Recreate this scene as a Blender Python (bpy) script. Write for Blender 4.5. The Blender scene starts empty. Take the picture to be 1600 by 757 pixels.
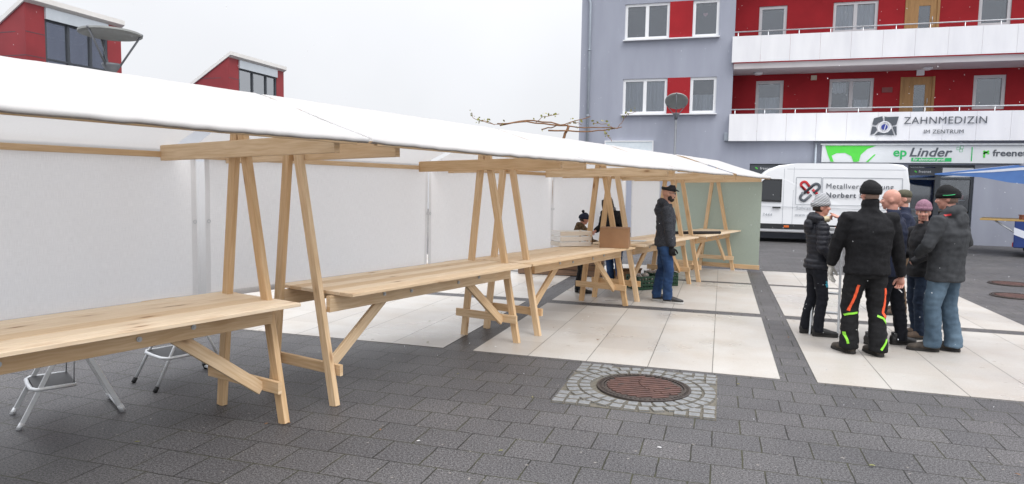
import bpy, bmesh, math, random
from mathutils import Vector, Matrix, noise, Quaternion
R=math.radians; PI=math.pi
random.seed(7)
S=bpy.context.scene; COL=S.collection
# ------------------------------------------------------------------ camera, light, exposure
def make_camera():
    yaw,pit,rol=R(17),R(4.6),0.018
    f=Vector((-math.sin(yaw)*math.cos(pit),math.cos(yaw)*math.cos(pit),-math.sin(pit)))
    r=Vector((math.cos(yaw),math.sin(yaw),0)); u=r.cross(f)
    r2=math.cos(rol)*r+math.sin(rol)*u; u2=-math.sin(rol)*r+math.cos(rol)*u
    cd=bpy.data.cameras.new('camera'); cd.lens=24.0075; cd.sensor_width=36; cd.sensor_fit='HORIZONTAL'
    cd.clip_start=.05; cd.clip_end=3000
    o=bpy.data.objects.new('camera',cd); COL.objects.link(o)
    m=Matrix((r2,u2,-f)).transposed().to_4x4(); m.translation=Vector((0,0,1.68)); o.matrix_world=m
    S.camera=o
make_camera()
SUN_EL,SUN_AZ=58,128
def make_world():
    w=bpy.data.worlds.new('World'); S.world=w; w.use_nodes=True
    n=w.node_tree.nodes; l=w.node_tree.links; bg=n['Background']
    sky=n.new('ShaderNodeTexSky'); sky.sky_type='NISHITA'; sky.sun_disc=False
    sky.sun_elevation=R(SUN_EL); sky.sun_rotation=R(SUN_AZ)
    hs=n.new('ShaderNodeHueSaturation'); hs.inputs['Saturation'].default_value=.25
    mx=n.new('ShaderNodeMix'); mx.data_type='RGBA'; mx.inputs[0].default_value=.90
    # the closed cloud deck: an overcast sky is brighter overhead than at the horizon
    tc=n.new('ShaderNodeTexCoord'); sp=n.new('ShaderNodeSeparateXYZ'); l.new(tc.outputs['Generated'],sp.inputs[0])
    nz=n.new('ShaderNodeTexNoise'); nz.inputs['Scale'].default_value=2.6; nz.inputs['Detail'].default_value=4; l.new(tc.outputs['Generated'],nz.inputs['Vector'])
    def mt(op,a,b):
        k=n.new('ShaderNodeMath'); k.operation=op
        for i,v in enumerate((a,b)):
            if isinstance(v,(int,float)): k.inputs[i].default_value=v
            else: l.new(v,k.inputs[i])
        return k.outputs[0]
    el=mt('MAXIMUM',sp.outputs[2],0.0); g=mt('ADD',mt('MULTIPLY',mt('MULTIPLY',el,el),16.0),5.3)
    g=mt('MULTIPLY',g,mt('ADD',mt('MULTIPLY',nz.outputs[0],.26),.87))
    cc=n.new('ShaderNodeMix'); cc.data_type='RGBA'; cc.blend_type='MULTIPLY'; cc.inputs[0].default_value=1
    cb=n.new('ShaderNodeCombineXYZ')
    for i in range(3): l.new(g,cb.inputs[i])
    l.new(cb.outputs[0],cc.inputs[6]); cc.inputs[7].default_value=(.975,.99,1.03,1); l.new(cc.outputs[2],mx.inputs[7])
    l.new(sky.outputs[0],hs.inputs['Color']); l.new(hs.outputs[0],mx.inputs[6]); l.new(mx.outputs[2],bg.inputs[0])
    bg.inputs[1].default_value=.115
    sd=bpy.data.lights.new('sun','SUN'); sd.energy=1.25; sd.angle=R(30); sd.color=(1,.97,.93)
    s=bpy.data.objects.new('sun',sd); COL.objects.link(s)
    s.rotation_euler=(R(90-SUN_EL),0,R(180-SUN_AZ))
make_world()
S.view_settings.view_transform='Standard'; S.view_settings.look='None'
S.view_settings.exposure=.50; S.view_settings.gamma=1; S.view_settings.use_curve_mapping=False
S.render.engine='CYCLES'

# ------------------------------------------------------------------ materials
MATS={}
def nt(name):
    m=bpy.data.materials.new(name); m.use_nodes=True
    return m,m.node_tree.nodes,m.node_tree.links,m.node_tree.nodes['Principled BSDF']
def rgb(h):
    h=h.lstrip('#'); v=[int(h[i:i+2],16)/255 for i in (0,2,4)]
    return tuple(x/12.92 if x<.04045 else ((x+.055)/1.055)**2.4 for x in v)
def c4(c): return (c[0],c[1],c[2],1)
def plain(name,c1,c2=None,scale=6,rough=.6,bump=0,bscale=60,metal=0,spec=.5,stretch=(1,1,1),detail=4,lo=.3,hi=.7,ior=None):
    m,n,l,p=nt(name)
    p.inputs['Roughness'].default_value=rough; p.inputs['Metallic'].default_value=metal
    p.inputs['Specular IOR Level'].default_value=spec
    if ior: p.inputs['IOR'].default_value=ior
    tc=n.new('ShaderNodeTexCoord'); mp=n.new('ShaderNodeMapping'); mp.inputs['Scale'].default_value=stretch
    l.new(tc.outputs['Object'],mp.inputs[0])
    if c2 is None: c2=tuple(x*.8 for x in c1)
    nz=n.new('ShaderNodeTexNoise'); nz.inputs['Scale'].default_value=scale; nz.inputs['Detail'].default_value=detail
    rp=n.new('ShaderNodeValToRGB'); e=rp.color_ramp.elements
    e[0].position=lo; e[0].color=c4(c2); e[1].position=hi; e[1].color=c4(c1)
    l.new(mp.outputs[0],nz.inputs[0]); l.new(nz.outputs[0],rp.inputs[0]); l.new(rp.outputs[0],p.inputs['Base Color'])
    if bump:
        nb=n.new('ShaderNodeTexNoise'); nb.inputs['Scale'].default_value=bscale; nb.inputs['Detail'].default_value=3
        b=n.new('ShaderNodeBump'); b.inputs['Strength'].default_value=bump; b.inputs['Distance'].default_value=.01
        l.new(mp.outputs[0],nb.inputs[0]); l.new(nb.outputs[0],b.inputs['Height']); l.new(b.outputs[0],p.inputs['Normal'])
    return m
def math_(n,l,op,a,b=None,c=None):
    k=n.new('ShaderNodeMath'); k.operation=op
    for i,v in enumerate((a,b,c)):
        if v is None: continue
        if isinstance(v,(int,float)): k.inputs[i].default_value=v
        else: l.new(v,k.inputs[i])
    return k.outputs[0]
def mixc(n,l,f,a,b,mode='MIX'):
    k=n.new('ShaderNodeMix'); k.data_type='RGBA'; k.blend_type=mode
    if isinstance(f,(int,float)): k.inputs[0].default_value=f
    else: l.new(f,k.inputs[0])
    for i,v in ((6,a),(7,b)):
        if isinstance(v,tuple): k.inputs[i].default_value=c4(v)
        else: l.new(v,k.inputs[i])
    return k.outputs[2]
def ramp(n,l,v,a,b,ca=(0,0,0),cb=(1,1,1)):
    k=n.new('ShaderNodeValToRGB'); e=k.color_ramp.elements
    e[0].position=a; e[0].color=c4(ca); e[1].position=b; e[1].color=c4(cb)
    l.new(v,k.inputs[0]); return k.outputs[0]
def tex(n,l,vec,scale,detail=3,kind='ShaderNodeTexNoise',out=0):
    k=n.new(kind); k.inputs['Scale'].default_value=scale
    if 'Detail' in k.inputs: k.inputs['Detail'].default_value=detail
    l.new(vec,k.inputs['Vector']); return k.outputs[out]

def wood_mat(name,light,dark,knots=True,tint=0.10):
    m,n,l,p=nt(name); p.inputs['Roughness'].default_value=.62; p.inputs['Specular IOR Level'].default_value=.3
    uv=n.new('ShaderNodeUVMap'); uv.uv_map='UVMap'
    mp=n.new('ShaderNodeMapping'); mp.inputs['Scale'].default_value=(1.6,26,1); l.new(uv.outputs[0],mp.inputs[0])
    w=tex(n,l,uv.outputs[0],3.0,2)
    wv=n.new('ShaderNodeVectorMath'); wv.operation='ADD'
    cmb=n.new('ShaderNodeCombineXYZ'); l.new(math_(n,l,'MULTIPLY',w,1.3),cmb.inputs[1])
    l.new(mp.outputs[0],wv.inputs[0]); l.new(cmb.outputs[0],wv.inputs[1])
    g=tex(n,l,wv.outputs[0],2.2,5)
    col=ramp(n,l,g,.36,.68,dark,light)
    mp3=n.new('ShaderNodeMapping'); mp3.inputs['Scale'].default_value=(.35,1.5,1); l.new(uv.outputs[0],mp3.inputs[0])
    big=tex(n,l,mp3.outputs[0],1.3,2)
    col=mixc(n,l,math_(n,l,'MULTIPLY',ramp(n,l,big,.38,.68),tint*3),col,(dark[0]*.92,dark[1]*.8,dark[2]*.66))
    if knots:
        mp2=n.new('ShaderNodeMapping'); mp2.inputs['Scale'].default_value=(2.6,8,1); l.new(uv.outputs[0],mp2.inputs[0])
        vo=n.new('ShaderNodeTexVoronoi'); vo.inputs['Scale'].default_value=1.0; vo.inputs['Randomness'].default_value=1
        l.new(mp2.outputs[0],vo.inputs['Vector'])
        d=vo.outputs['Distance']; vc=n.new('ShaderNodeSeparateColor'); l.new(vo.outputs['Color'],vc.inputs[0])
        on=math_(n,l,'GREATER_THAN',vc.outputs[0],.42)
        k=math_(n,l,'MULTIPLY',ramp(n,l,d,.05,.15,(1,1,1),(0,0,0)),on)
        col=mixc(n,l,math_(n,l,'MULTIPLY',k,.85),col,(.13,.055,.022))
        halo=math_(n,l,'MULTIPLY',ramp(n,l,d,.08,.34,(1,1,1),(0,0,0)),on)
        col=mixc(n,l,math_(n,l,'MULTIPLY',halo,.36),col,(.42,.22,.09))
    su=n.new('ShaderNodeSeparateXYZ'); l.new(uv.outputs[0],su.inputs[0])
    oi=n.new('ShaderNodeObjectInfo')
    pv=math_(n,l,'FRACT',math_(n,l,'ADD',math_(n,l,'MULTIPLY',math_(n,l,'FLOOR',math_(n,l,'DIVIDE',su.outputs[1],.5)),.6180339),oi.outputs['Random']))
    col=mixc(n,l,1.0,col,ramp(n,l,pv,0,1,(.86,.77,.66),(1.06,1.08,1.12)),'MULTIPLY')
    l.new(col,p.inputs['Base Color'])
    b=n.new('ShaderNodeBump'); b.inputs['Strength'].default_value=.12; b.inputs['Distance'].default_value=.004
    l.new(g,b.inputs['Height']); l.new(b.outputs[0],p.inputs['Normal'])
    return m
WOOD=wood_mat('spruce wood',(.80,.62,.415),(.65,.465,.275))
WOODB=wood_mat('spruce boards',(.86,.715,.535),(.74,.585,.405),tint=.06)
WOODOLD=wood_mat('weathered boards',(.22,.13,.08),(.10,.065,.045),knots=False)
WHITEWOOD=wood_mat('white painted slats',(.88,.88,.87),(.82,.82,.80),knots=False)

def fabric(name,col,trans,weave=.25,dirt=0.0,wscale=260):
    m,n,l,p=nt(name); n.remove(p); out=n['Material Output']
    tc=n.new('ShaderNodeTexCoord'); v=tc.outputs['UV']
    mp=n.new('ShaderNodeMapping'); mp.inputs['Scale'].default_value=(1,.06,1); l.new(v,mp.inputs[0])
    mp2=n.new('ShaderNodeMapping'); mp2.inputs['Scale'].default_value=(.06,1,1); l.new(v,mp2.inputs[0])
    a=tex(n,l,mp.outputs[0],wscale,2); b=tex(n,l,mp2.outputs[0],wscale,2)
    t=math_(n,l,'ADD',math_(n,l,'MULTIPLY',a,.6),math_(n,l,'MULTIPLY',b,.4))
    c=ramp(n,l,t,.35,.65,tuple(x*(1-weave) for x in col),col)
    if dirt:
        dz=tex(n,l,v,1.4,5); c=mixc(n,l,math_(n,l,'MULTIPLY',ramp(n,l,dz,.5,.75),dirt),c,(.45,.42,.37))
    bp=n.new('ShaderNodeBump'); bp.inputs['Strength'].default_value=.12; bp.inputs['Distance'].default_value=.002
    l.new(t,bp.inputs['Height'])
    d=n.new('ShaderNodeBsdfDiffuse'); tr=n.new('ShaderNodeBsdfTranslucent'); mx=n.new('ShaderNodeMixShader')
    for q in (d,tr): l.new(c,q.inputs['Color']); l.new(bp.outputs[0],q.inputs['Normal'])
    mx.inputs[0].default_value=trans
    l.new(d.outputs[0],mx.inputs[1]); l.new(tr.outputs[0],mx.inputs[2]); l.new(mx.outputs[0],out.inputs['Surface'])
    return m
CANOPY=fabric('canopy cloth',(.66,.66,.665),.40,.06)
HEM=fabric('canopy hem',(.42,.37,.33),.05,.3,.5,40)
CURTAIN=fabric('curtain cloth',(.91,.91,.92),.47,.10)
CURTHEM=fabric('curtain hem',(.76,.76,.77),.36,.08)
TARP=fabric('green tarpaulin',(.46,.53,.45),.44,.12)

def paver_mat():
    m,n,l,p=nt('granite pavers')
    g=n.new('ShaderNodeNewGeometry'); v=g.outputs['Position']
    def brick(mort,smooth,c1,c2,cm):
        b=n.new('ShaderNodeTexBrick'); b.offset=.4; b.offset_frequency=2
        b.inputs['Scale'].default_value=1; b.inputs['Brick Width'].default_value=.312; b.inputs['Row Height'].default_value=.305
        b.inputs['Mortar Size'].default_value=mort; b.inputs['Mortar Smooth'].default_value=smooth; b.inputs['Bias'].default_value=0
        b.inputs['Color1'].default_value=c4(c1); b.inputs['Color2'].default_value=c4(c2); b.inputs['Mortar'].default_value=c4(cm)
        l.new(v,b.inputs['Vector']); return b
    wob=tex(n,l,v,7,2,out=1)
    wsub=n.new('ShaderNodeVectorMath'); wsub.operation='SUBTRACT'; l.new(wob,wsub.inputs[0]); wsub.inputs[1].default_value=(.5,.5,.5)
    wmul=n.new('ShaderNodeVectorMath'); wmul.operation='SCALE'; wmul.inputs['Scale'].default_value=.012; l.new(wsub.outputs[0],wmul.inputs[0])
    wadd=n.new('ShaderNodeVectorMath'); wadd.operation='ADD'; l.new(g.outputs['Position'],wadd.inputs[0]); l.new(wmul.outputs[0],wadd.inputs[1])
    v=wadd.outputs[0]
    b=brick(.0052,.25,(.066,.066,.070),(.080,.079,.082),(.035,.036,.03))
    sp=tex(n,l,g.outputs['Position'],150,2); sp2=tex(n,l,g.outputs['Position'],70,1)
    s=ramp(n,l,math_(n,l,'ADD',math_(n,l,'MULTIPLY',sp,.65),math_(n,l,'MULTIPLY',sp2,.35)),.39,.62,(.18,.18,.185),(2.15,2.1,2.08))
    c=mixc(n,l,1.0,b.outputs['Color'],s,'MULTIPLY')
    big=tex(n,l,g.outputs['Position'],.8,5)
    c=mixc(n,l,1.0,c,ramp(n,l,big,.3,.75,(.80,.80,.80),(1.18,1.17,1.15)),'MULTIPLY')
    moss=tex(n,l,g.outputs['Position'],3.1,3)
    jc=mixc(n,l,ramp(n,l,moss,.42,.6),(.016,.015,.013),(.036,.036,.016))
    c=mixc(n,l,b.outputs['Fac'],c,jc)
    lit=tex(n,l,g.outputs['Position'],23,1); c=mixc(n,l,math_(n,l,'MULTIPLY',ramp(n,l,lit,.75,.77),.55),c,(.35,.32,.28))
    l.new(c,p.inputs['Base Color'])
    wet=tex(n,l,g.outputs['Position'],.55,4)
    l.new(ramp(n,l,wet,.35,.7,(.66,.66,.66),(.44,.44,.44)),p.inputs['Roughness'])
    p.inputs['Specular IOR Level'].default_value=.35
    h=math_(n,l,'SUBTRACT',math_(n,l,'MULTIPLY',sp,.10),math_(n,l,'MULTIPLY',b.outputs['Fac'],1))
    bp=n.new('ShaderNodeBump'); bp.inputs['Strength'].default_value=.5; bp.inputs['Distance'].default_value=.006
    l.new(h,bp.inputs['Height']); l.new(bp.outputs[0],p.inputs['Normal'])
    return m
PAVER=paver_mat()
def slab_mat():
    m,n,l,p=nt('cream concrete slabs')
    tc=n.new('ShaderNodeTexCoord'); sx=n.new('ShaderNodeSeparateXYZ'); l.new(tc.outputs['Object'],sx.inputs[0])
    cw,rh=.5895,.628
    u=math_(n,l,'DIVIDE',sx.outputs[0],cw); v=math_(n,l,'DIVIDE',sx.outputs[1],rh)
    fu=math_(n,l,'FRACT',u); fv=math_(n,l,'FRACT',v)
    def edge(f,w):
        d=math_(n,l,'MINIMUM',f,math_(n,l,'SUBTRACT',1,f)); return math_(n,l,'LESS_THAN',d,w)
    ju=edge(fu,.0065); jv=edge(fv,.003)
    cb=n.new('ShaderNodeCombineXYZ'); l.new(math_(n,l,'FLOOR',u),cb.inputs[0]); l.new(math_(n,l,'FLOOR',v),cb.inputs[1])
    oi=n.new('ShaderNodeObjectInfo'); l.new(oi.outputs['Random'],cb.inputs[2])
    wn=n.new('ShaderNodeTexWhiteNoise'); l.new(cb.outputs[0],wn.inputs[0])
    c=mixc(n,l,wn.outputs[0],(.395,.370,.342),(.475,.455,.425))
    pos=n.new('ShaderNodeNewGeometry').outputs['Position']
    nz=tex(n,l,pos,2.2,6); c=mixc(n,l,math_(n,l,'MULTIPLY',ramp(n,l,nz,.40,.70),.6),c,(.40,.355,.305))
    fn=tex(n,l,pos,130,2); c=mixc(n,l,1.0,c,ramp(n,l,fn,.3,.7,(.9,.9,.9),(1.06,1.06,1.06)),'MULTIPLY')
    sp=tex(n,l,pos,9,2); c=mixc(n,l,math_(n,l,'MULTIPLY',ramp(n,l,sp,.71,.75),.55),c,(.20,.15,.11))
    c=mixc(n,l,math_(n,l,'MULTIPLY',jv,.40),c,(.22,.19,.16)); c=mixc(n,l,math_(n,l,'MULTIPLY',ju,.85),c,(.055,.055,.045))
    l.new(c,p.inputs['Base Color'])
    wet=tex(n,l,pos,.5,4); l.new(ramp(n,l,wet,.42,.62,(.5,.5,.5),(.24,.24,.24)),p.inputs['Roughness'])
    bp=n.new('ShaderNodeBump'); bp.inputs['Strength'].default_value=.25; bp.inputs['Distance'].default_value=.003
    l.new(fn,bp.inputs['Height']); l.new(bp.outputs[0],p.inputs['Normal'])
    return m
SLAB=slab_mat()
STONE=plain('grey granite setts',(.215,.22,.225),(.13,.135,.14),40,.6,.5,60,lo=.3,hi=.65)
GROUT=plain('brown grout',(.15,.135,.11),(.085,.078,.06),30,.85,.5,120)
RUST=plain('rusty cast iron',(.135,.068,.055),(.075,.040,.035),14,.55,.35,90,metal=.3)
IRON=plain('dark cast iron',(.085,.068,.060),(.045,.038,.035),20,.45,.3,90,metal=.5)
GREYWALL=plain('grey render',(.365,.385,.455),(.315,.332,.40),2.2,.85,.4,140,spec=.2,stretch=(1,1,.22),detail=6,lo=.25,hi=.75)
REDWALL=plain('red render',(.37,.022,.029),(.29,.018,.024),1.2,.8,.35,140,spec=.2)
WHITEP=plain('white cladding',(.82,.82,.84),(.73,.73,.76),2.5,.5,stretch=(1,1,.2),detail=6)
SOFFIT=plain('pale soffit',(.56,.53,.54),(.50,.47,.48),1.5,.8)
PVC=plain('white window frame',(.82,.83,.85),(.78,.79,.81),3,.35)
GREYFRAME=plain('pale grey frame',(.58,.58,.60),(.54,.54,.56),3,.4)
DARKFRAME=plain('anthracite frame',(.06,.068,.08),(.05,.056,.066),3,.4)
ZINC=plain('zinc pipe',(.36,.40,.45),(.30,.34,.39),6,.45,metal=.4)
STEEL=plain('galvanised rail',(.62,.64,.66),(.52,.54,.56),10,.35,metal=.6)
ALU=plain('white aluminium',(.72,.74,.76),(.62,.64,.66),10,.35,metal=.35)
ROOM=plain('dark room',(.035,.038,.045),(.022,.024,.028),2,.9)
OAK=plain('oak door',(.42,.235,.085),(.32,.17,.06),3,.5,stretch=(8,8,1))
REDPANEL=plain('red facade panel',(.29,.028,.034),(.23,.022,.027),1.5,.55)
GREYLOUVRE=plain('grey blind box',(.52,.56,.60),(.46,.50,.54),2,.5)
ROOFEDGE=plain('light roof edge',(.80,.78,.75),(.72,.70,.67),3,.6)
SLATE=plain('blue grey roof',(.05,.075,.13),(.035,.05,.09),3,.5)
PALEWALL=plain('pale render',(.66,.68,.72),(.60,.62,.66),1,.8)
LACE=fabric('net curtain',(.80,.81,.82),.4,.15,wscale=60)
RUBBER=plain('black rubber',(.018,.018,.02),(.012,.012,.013),20,.7)
DARK=plain('black plastic',(.022,.023,.026),(.016,.017,.019),15,.45)
VANPAINT=plain('white van paint',(.80,.81,.83),(.765,.775,.795),1.2,.28,spec=.5)
LETTERG=plain('grey lettering',(.085,.095,.115),(.075,.085,.10),5,.5)
LETTERL=plain('pale grey lettering',(.42,.44,.47),(.38,.40,.43),5,.5)
GREEN=plain('green foil',(.085,.60,.06),(.075,.54,.05),5,.4)
GREEN2=plain('sign green',(.02,.46,.12),(.018,.40,.10),5,.4)
SIGNW=plain('sign board',(.66,.68,.70),(.61,.63,.65),2,.4)
NAVY=plain('navy awning cloth',(.018,.05,.22),(.013,.035,.16),3,.6)
SKYB=plain('blue awning cloth',(.10,.22,.52),(.08,.18,.45),3,.6)
WHITECL=plain('white cloth',(.74,.77,.84),(.68,.71,.79),3,.6)
REDL=plain('red lamp',(.40,.02,.02),(.32,.015,.015),5,.3)
ORANGE=plain('orange lamp',(.75,.16,.02),(.6,.12,.015),5,.3)
LOGORED=plain('logo red',(.50,.02,.03),(.45,.018,.025),5,.4)
LOGOBLUE=plain('logo blue',(.03,.045,.28),(.025,.04,.24),5,.4)
CARD=plain('brown cardboard',(.36,.20,.105),(.30,.165,.085),5,.8,.15,60)
CARDD=plain('cardboard edge',(.25,.135,.07),(.21,.115,.06),5,.8)
CRATEG=plain('green plastic',(.008,.050,.022),(.006,.038,.017),6,.4)
FOIL=plain('clear film',(.52,.49,.46),(.26,.22,.20),25,.25,.8,30)
PAPER=plain('paper',(.80,.80,.80),None,5,.7)
BARK=plain('vine bark',(.27,.13,.055),(.14,.075,.04),18,.8,.5,60)
LEAF=plain('yellowing leaf',(.30,.26,.05),(.14,.17,.04),9,.6)
MOSS=plain('moss',(.10,.14,.03),(.06,.08,.025),18,.9)
REFL=plain('lamp reflector',(.33,.345,.335),(.28,.29,.285),6,.55)
POLEG=plain('grey lamp steel',(.20,.21,.23),(.16,.17,.185),6,.5,metal=.3)
SNOW=plain('sleet',(.85,.87,.9),None,5,.5)
def glass(name,tint,refl,dark):
    m,n,l,p=nt(name); n.remove(p); out=n['Material Output']
    g=n.new('ShaderNodeBsdfGlossy'); g.inputs['Roughness'].default_value=.04; g.inputs['Color'].default_value=(.9,.93,.97,1)
    t=n.new('ShaderNodeBsdfTransparent'); t.inputs['Color'].default_value=c4(tint)
    fr=n.new('ShaderNodeFresnel'); fr.inputs['IOR'].default_value=1.45
    f=math_(n,l,'ADD',fr.outputs[0],refl)
    mx=n.new('ShaderNodeMixShader'); l.new(f,mx.inputs[0]); l.new(t.outputs[0],mx.inputs[1]); l.new(g.outputs[0],mx.inputs[2])
    l.new(mx.outputs[0],out.inputs['Surface']); return m
GLASS=glass('window glass',(.86,.89,.93),.09,0)
GLASSD=glass('dormer glass',(.6,.64,.70),.42,0)
VANGLASS=glass('van glass',(.25,.28,.32),.05,0)

# ------------------------------------------------------------------ mesh helpers
class MB:
    def __init__(s):
        s.bm=bmesh.new(); s.uv=s.bm.loops.layers.uv.new('UVMap'); s.mats=[]
    def mi(s,m):
        if m not in s.mats: s.mats.append(m)
        return s.mats.index(m)
    def face(s,vs,mi,uvs=None,smooth=False):
        try: f=s.bm.faces.new(vs)
        except ValueError: return None
        f.material_index=mi; f.smooth=smooth
        if uvs:
            for lp,u in zip(f.loops,uvs): lp[s.uv].uv=u
        return f
    def quad(s,pts,m,uvs=None):
        return s.face([s.bm.verts.new(p) for p in pts],s.mi(m),uvs or [(0,0),(1,0),(1,1),(0,1)][:len(pts)])
    def box(s,c,size,m,rot=None,bev=0):
        c=Vector(c); h=Vector(size)/2; rot=rot or Matrix.Identity(3); mi=s.mi(m)
        P=[c+rot@Vector((x*h.x,y*h.y,z*h.z)) for x in(-1,1) for y in(-1,1) for z in(-1,1)]
        s._hex(P,mi,bev); return s
    def _hex(s,P,mi,bev=0):
        v=[s.bm.verts.new(p) for p in P]; fs=[]
        for q in ((0,1,3,2),(4,6,7,5),(0,4,5,1),(2,3,7,6),(0,2,6,4),(1,5,7,3)):
            f=s.face([v[i] for i in q],mi); fs.append(f)
            e=[(P[q[1]]-P[q[0]]).length,(P[q[2]]-P[q[1]]).length]
            for lp,u in zip(f.loops,((0,0),(e[0],0),(e[0],e[1]),(0,e[1]))): lp[s.uv].uv=u
        if bev: bmesh.ops.bevel(s.bm,geom=list({e for f in fs for e in f.edges}),offset=bev,segments=1,affect='EDGES',profile=.5)
    def beam(s,p0,p1,w,h,m,up=(0,0,1),bev=.003,ends=None):
        """bar from p0 to p1, w across, h along 'up', uv runs with the grain"""
        p0,p1=Vector(p0),Vector(p1); a=(p1-p0); L=a.length; a.normalize()
        up=Vector(up); side=a.cross(up).normalized(); up=side.cross(a).normalized(); mi=s.mi(m)
        ou,ov=random.uniform(0,50),random.randrange(100)*.5+.02
        c=[(-1,-1),(1,-1),(1,1),(-1,1)]
        b=min(bev,w*.2,h*.2); prof=[]
        for (x,y) in c:
            nx=[(x*(w/2-b),y*h/2),(x*w/2,y*(h/2-b))]
            if (x,y) in ((1,-1),(-1,1)): pass
            else: nx.reverse()
            prof+=nx
        prof=prof
        # perimeter lengths
        per=[0]
        for i in range(8): 
            q=prof[(i+1)%8]; per.append(per[-1]+math.hypot(q[0]-prof[i][0],q[1]-prof[i][1]))
        r=[[s.bm.verts.new(p+side*x+up*y) for x,y in prof] for p in (p0,p1)]
        for i in range(8):
            j=(i+1)%8
            s.face([r[0][i],r[0][j],r[1][j],r[1][i]],mi,[(ou,ov+per[i]),(ou,ov+per[i+1]),(ou+L,ov+per[i+1]),(ou+L,ov+per[i])])
        s.face(list(reversed(r[0])),mi,[(ou+x*.1,ov+y) for x,y in reversed(prof)]); s.face(r[1],mi,[(ou+9+x*.1,ov+y) for x,y in prof])
        return s
    def tube(s,pts,r,m,n=8,cap=True,smooth=True):
        pts=[Vector(p) for p in pts]; rs=r if isinstance(r,(list,tuple)) else [r]*len(pts)
        return s.loft(pts,[(a,a) for a in rs],m,n,cap,smooth)
    def loft(s,pts,radii,m,n=12,cap=True,smooth=True,ref=None):
        pts=[Vector(p) for p in pts]; mi=s.mi(m); rings=[]
        prev=None
        for i,p in enumerate(pts):
            t=(pts[min(i+1,len(pts)-1)]-pts[max(i-1,0)]).normalized()
            rf=Vector(ref) if ref is not None else (prev if prev is not None else (Vector((1,0,0)) if abs(t.x)<.9 else Vector((0,1,0))))
            x=(rf-t*rf.dot(t))
            if x.length<1e-4: x=t.orthogonal()
            x.normalize(); y=t.cross(x); prev=x
            ra,rb=radii[i]
            rings.append([s.bm.verts.new(p+x*(ra*math.cos(2*PI*k/n))+y*(rb*math.sin(2*PI*k/n))) for k in range(n)])
        for i in range(len(rings)-1):
            for k in range(n):
                j=(k+1)%n
                s.face([rings[i][k],rings[i][j],rings[i+1][j],rings[i+1][k]],mi,[(k/n,i),((k+1)/n,i),((k+1)/n,i+1),(k/n,i+1)],smooth)
        if cap:
            s.face(list(reversed(rings[0])),mi); s.face(rings[-1],mi)
        return s
    def ball(s,c,r,m,u=12,v=8,rot=None):
        r=Vector((r,r,r)) if isinstance(r,(int,float)) else Vector(r); rot=rot or Matrix.Identity(3); c=Vector(c); mi=s.mi(m)
        rows=[]
        for i in range(1,v):
            t=PI*i/v; rows.append([s.bm.verts.new(c+rot@Vector((r.x*math.sin(t)*math.cos(2*PI*k/u),r.y*math.sin(t)*math.sin(2*PI*k/u),r.z*math.cos(t)))) for k in range(u)])
        top=s.bm.verts.new(c+rot@Vector((0,0,r.z))); bot=s.bm.verts.new(c-rot@Vector((0,0,r.z)))
        for k in range(u):
            j=(k+1)%u
            s.face([top,rows[0][k],rows[0][j]],mi,None,True); s.face([bot,rows[-1][j],rows[-1][k]],mi,None,True)
            for i in range(v-2): s.face([rows[i][k],rows[i+1][k],rows[i+1][j],rows[i][j]],mi,None,True)
        return s
    def prism(s,poly,d0,d1,m,fn,bev=0,seg=2):
        """poly in 2d; fn(u,v,d)->xyz; extruded from d0 to d1"""
        mi=s.mi(m); A=[s.bm.verts.new(fn(u,v,d0)) for u,v in poly]; B=[s.bm.verts.new(fn(u,v,d1)) for u,v in poly]; n=len(poly); fs=[]
        fs.append(s.face(list(reversed(A)),mi)); fs.append(s.face(B,mi))
        for i in range(n):
            j=(i+1)%n; fs.append(s.face([A[i],A[j],B[j],B[i]],mi))
        if bev:
            e=set(fs[0].edges)|set(fs[1].edges)
            bmesh.ops.bevel(s.bm,geom=list(e),offset=bev,segments=seg,affect='EDGES',profile=.5)
        return s
    def text(s,body,size,m,mat4,ext=.004,bold=0,shear=0,sx=1,align='LEFT',space=1):
        cu=bpy.data.curves.new('lettering','FONT'); cu.body=body; cu.size=size; cu.extrude=ext; cu.offset=bold; cu.shear=shear
        cu.align_x=align; cu.space_character=space; cu.resolution_u=3
        o=bpy.data.objects.new('lettering',cu); COL.objects.link(o); bpy.context.view_layer.update()
        me=bpy.data.meshes.new_from_object(o.evaluated_get(bpy.context.evaluated_depsgraph_get()))
        bpy.data.objects.remove(o); bpy.data.curves.remove(cu)
        me.transform(mat4@Matrix.Diagonal((sx,1,1,1)))
        mi=s.mi(m); nf=len(s.bm.faces); s.bm.from_mesh(me); s.bm.faces.ensure_lookup_table()
        for f in s.bm.faces[nf:]: f.material_index=mi
        bpy.data.meshes.remove(me); return s
    def add_mesh(s,me,m):
        mi=s.mi(m); nf=len(s.bm.faces); s.bm.from_mesh(me); s.bm.faces.ensure_lookup_table()
        for f in s.bm.faces[nf:]: f.material_index=mi; f.smooth=True
        return s
    def build(s,name,parent=None,label=None,fix=True,auto=False):
        if fix: bmesh.ops.recalc_face_normals(s.bm,faces=s.bm.faces)
        me=bpy.data.meshes.new(name); s.bm.to_mesh(me); s.bm.free()
        for m in s.mats: me.materials.append(m)
        o=bpy.data.objects.new(name,me); COL.objects.link(o)
        if parent: o.parent=parent
        if label: o['label']=label
        return o
def thing(name,label,cat,loc=(0,0,0),rotz=0,group=None):
    o=bpy.data.objects.new(name,None); COL.objects.link(o); o.location=loc; o.rotation_euler=(0,0,rotz)
    o.empty_display_size=.2; o['label']=label; o['category']=cat
    if group: o['group']=group
    return o
def tag(o,label,cat,group=None,loc=None):
    o['label']=label; o['category']=cat
    if group: o['group']=group
    return o
def struct(o,kind='structure'): o['kind']=kind; return o
def kids(o): return [c for c in bpy.data.objects if c.parent==o]
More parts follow.
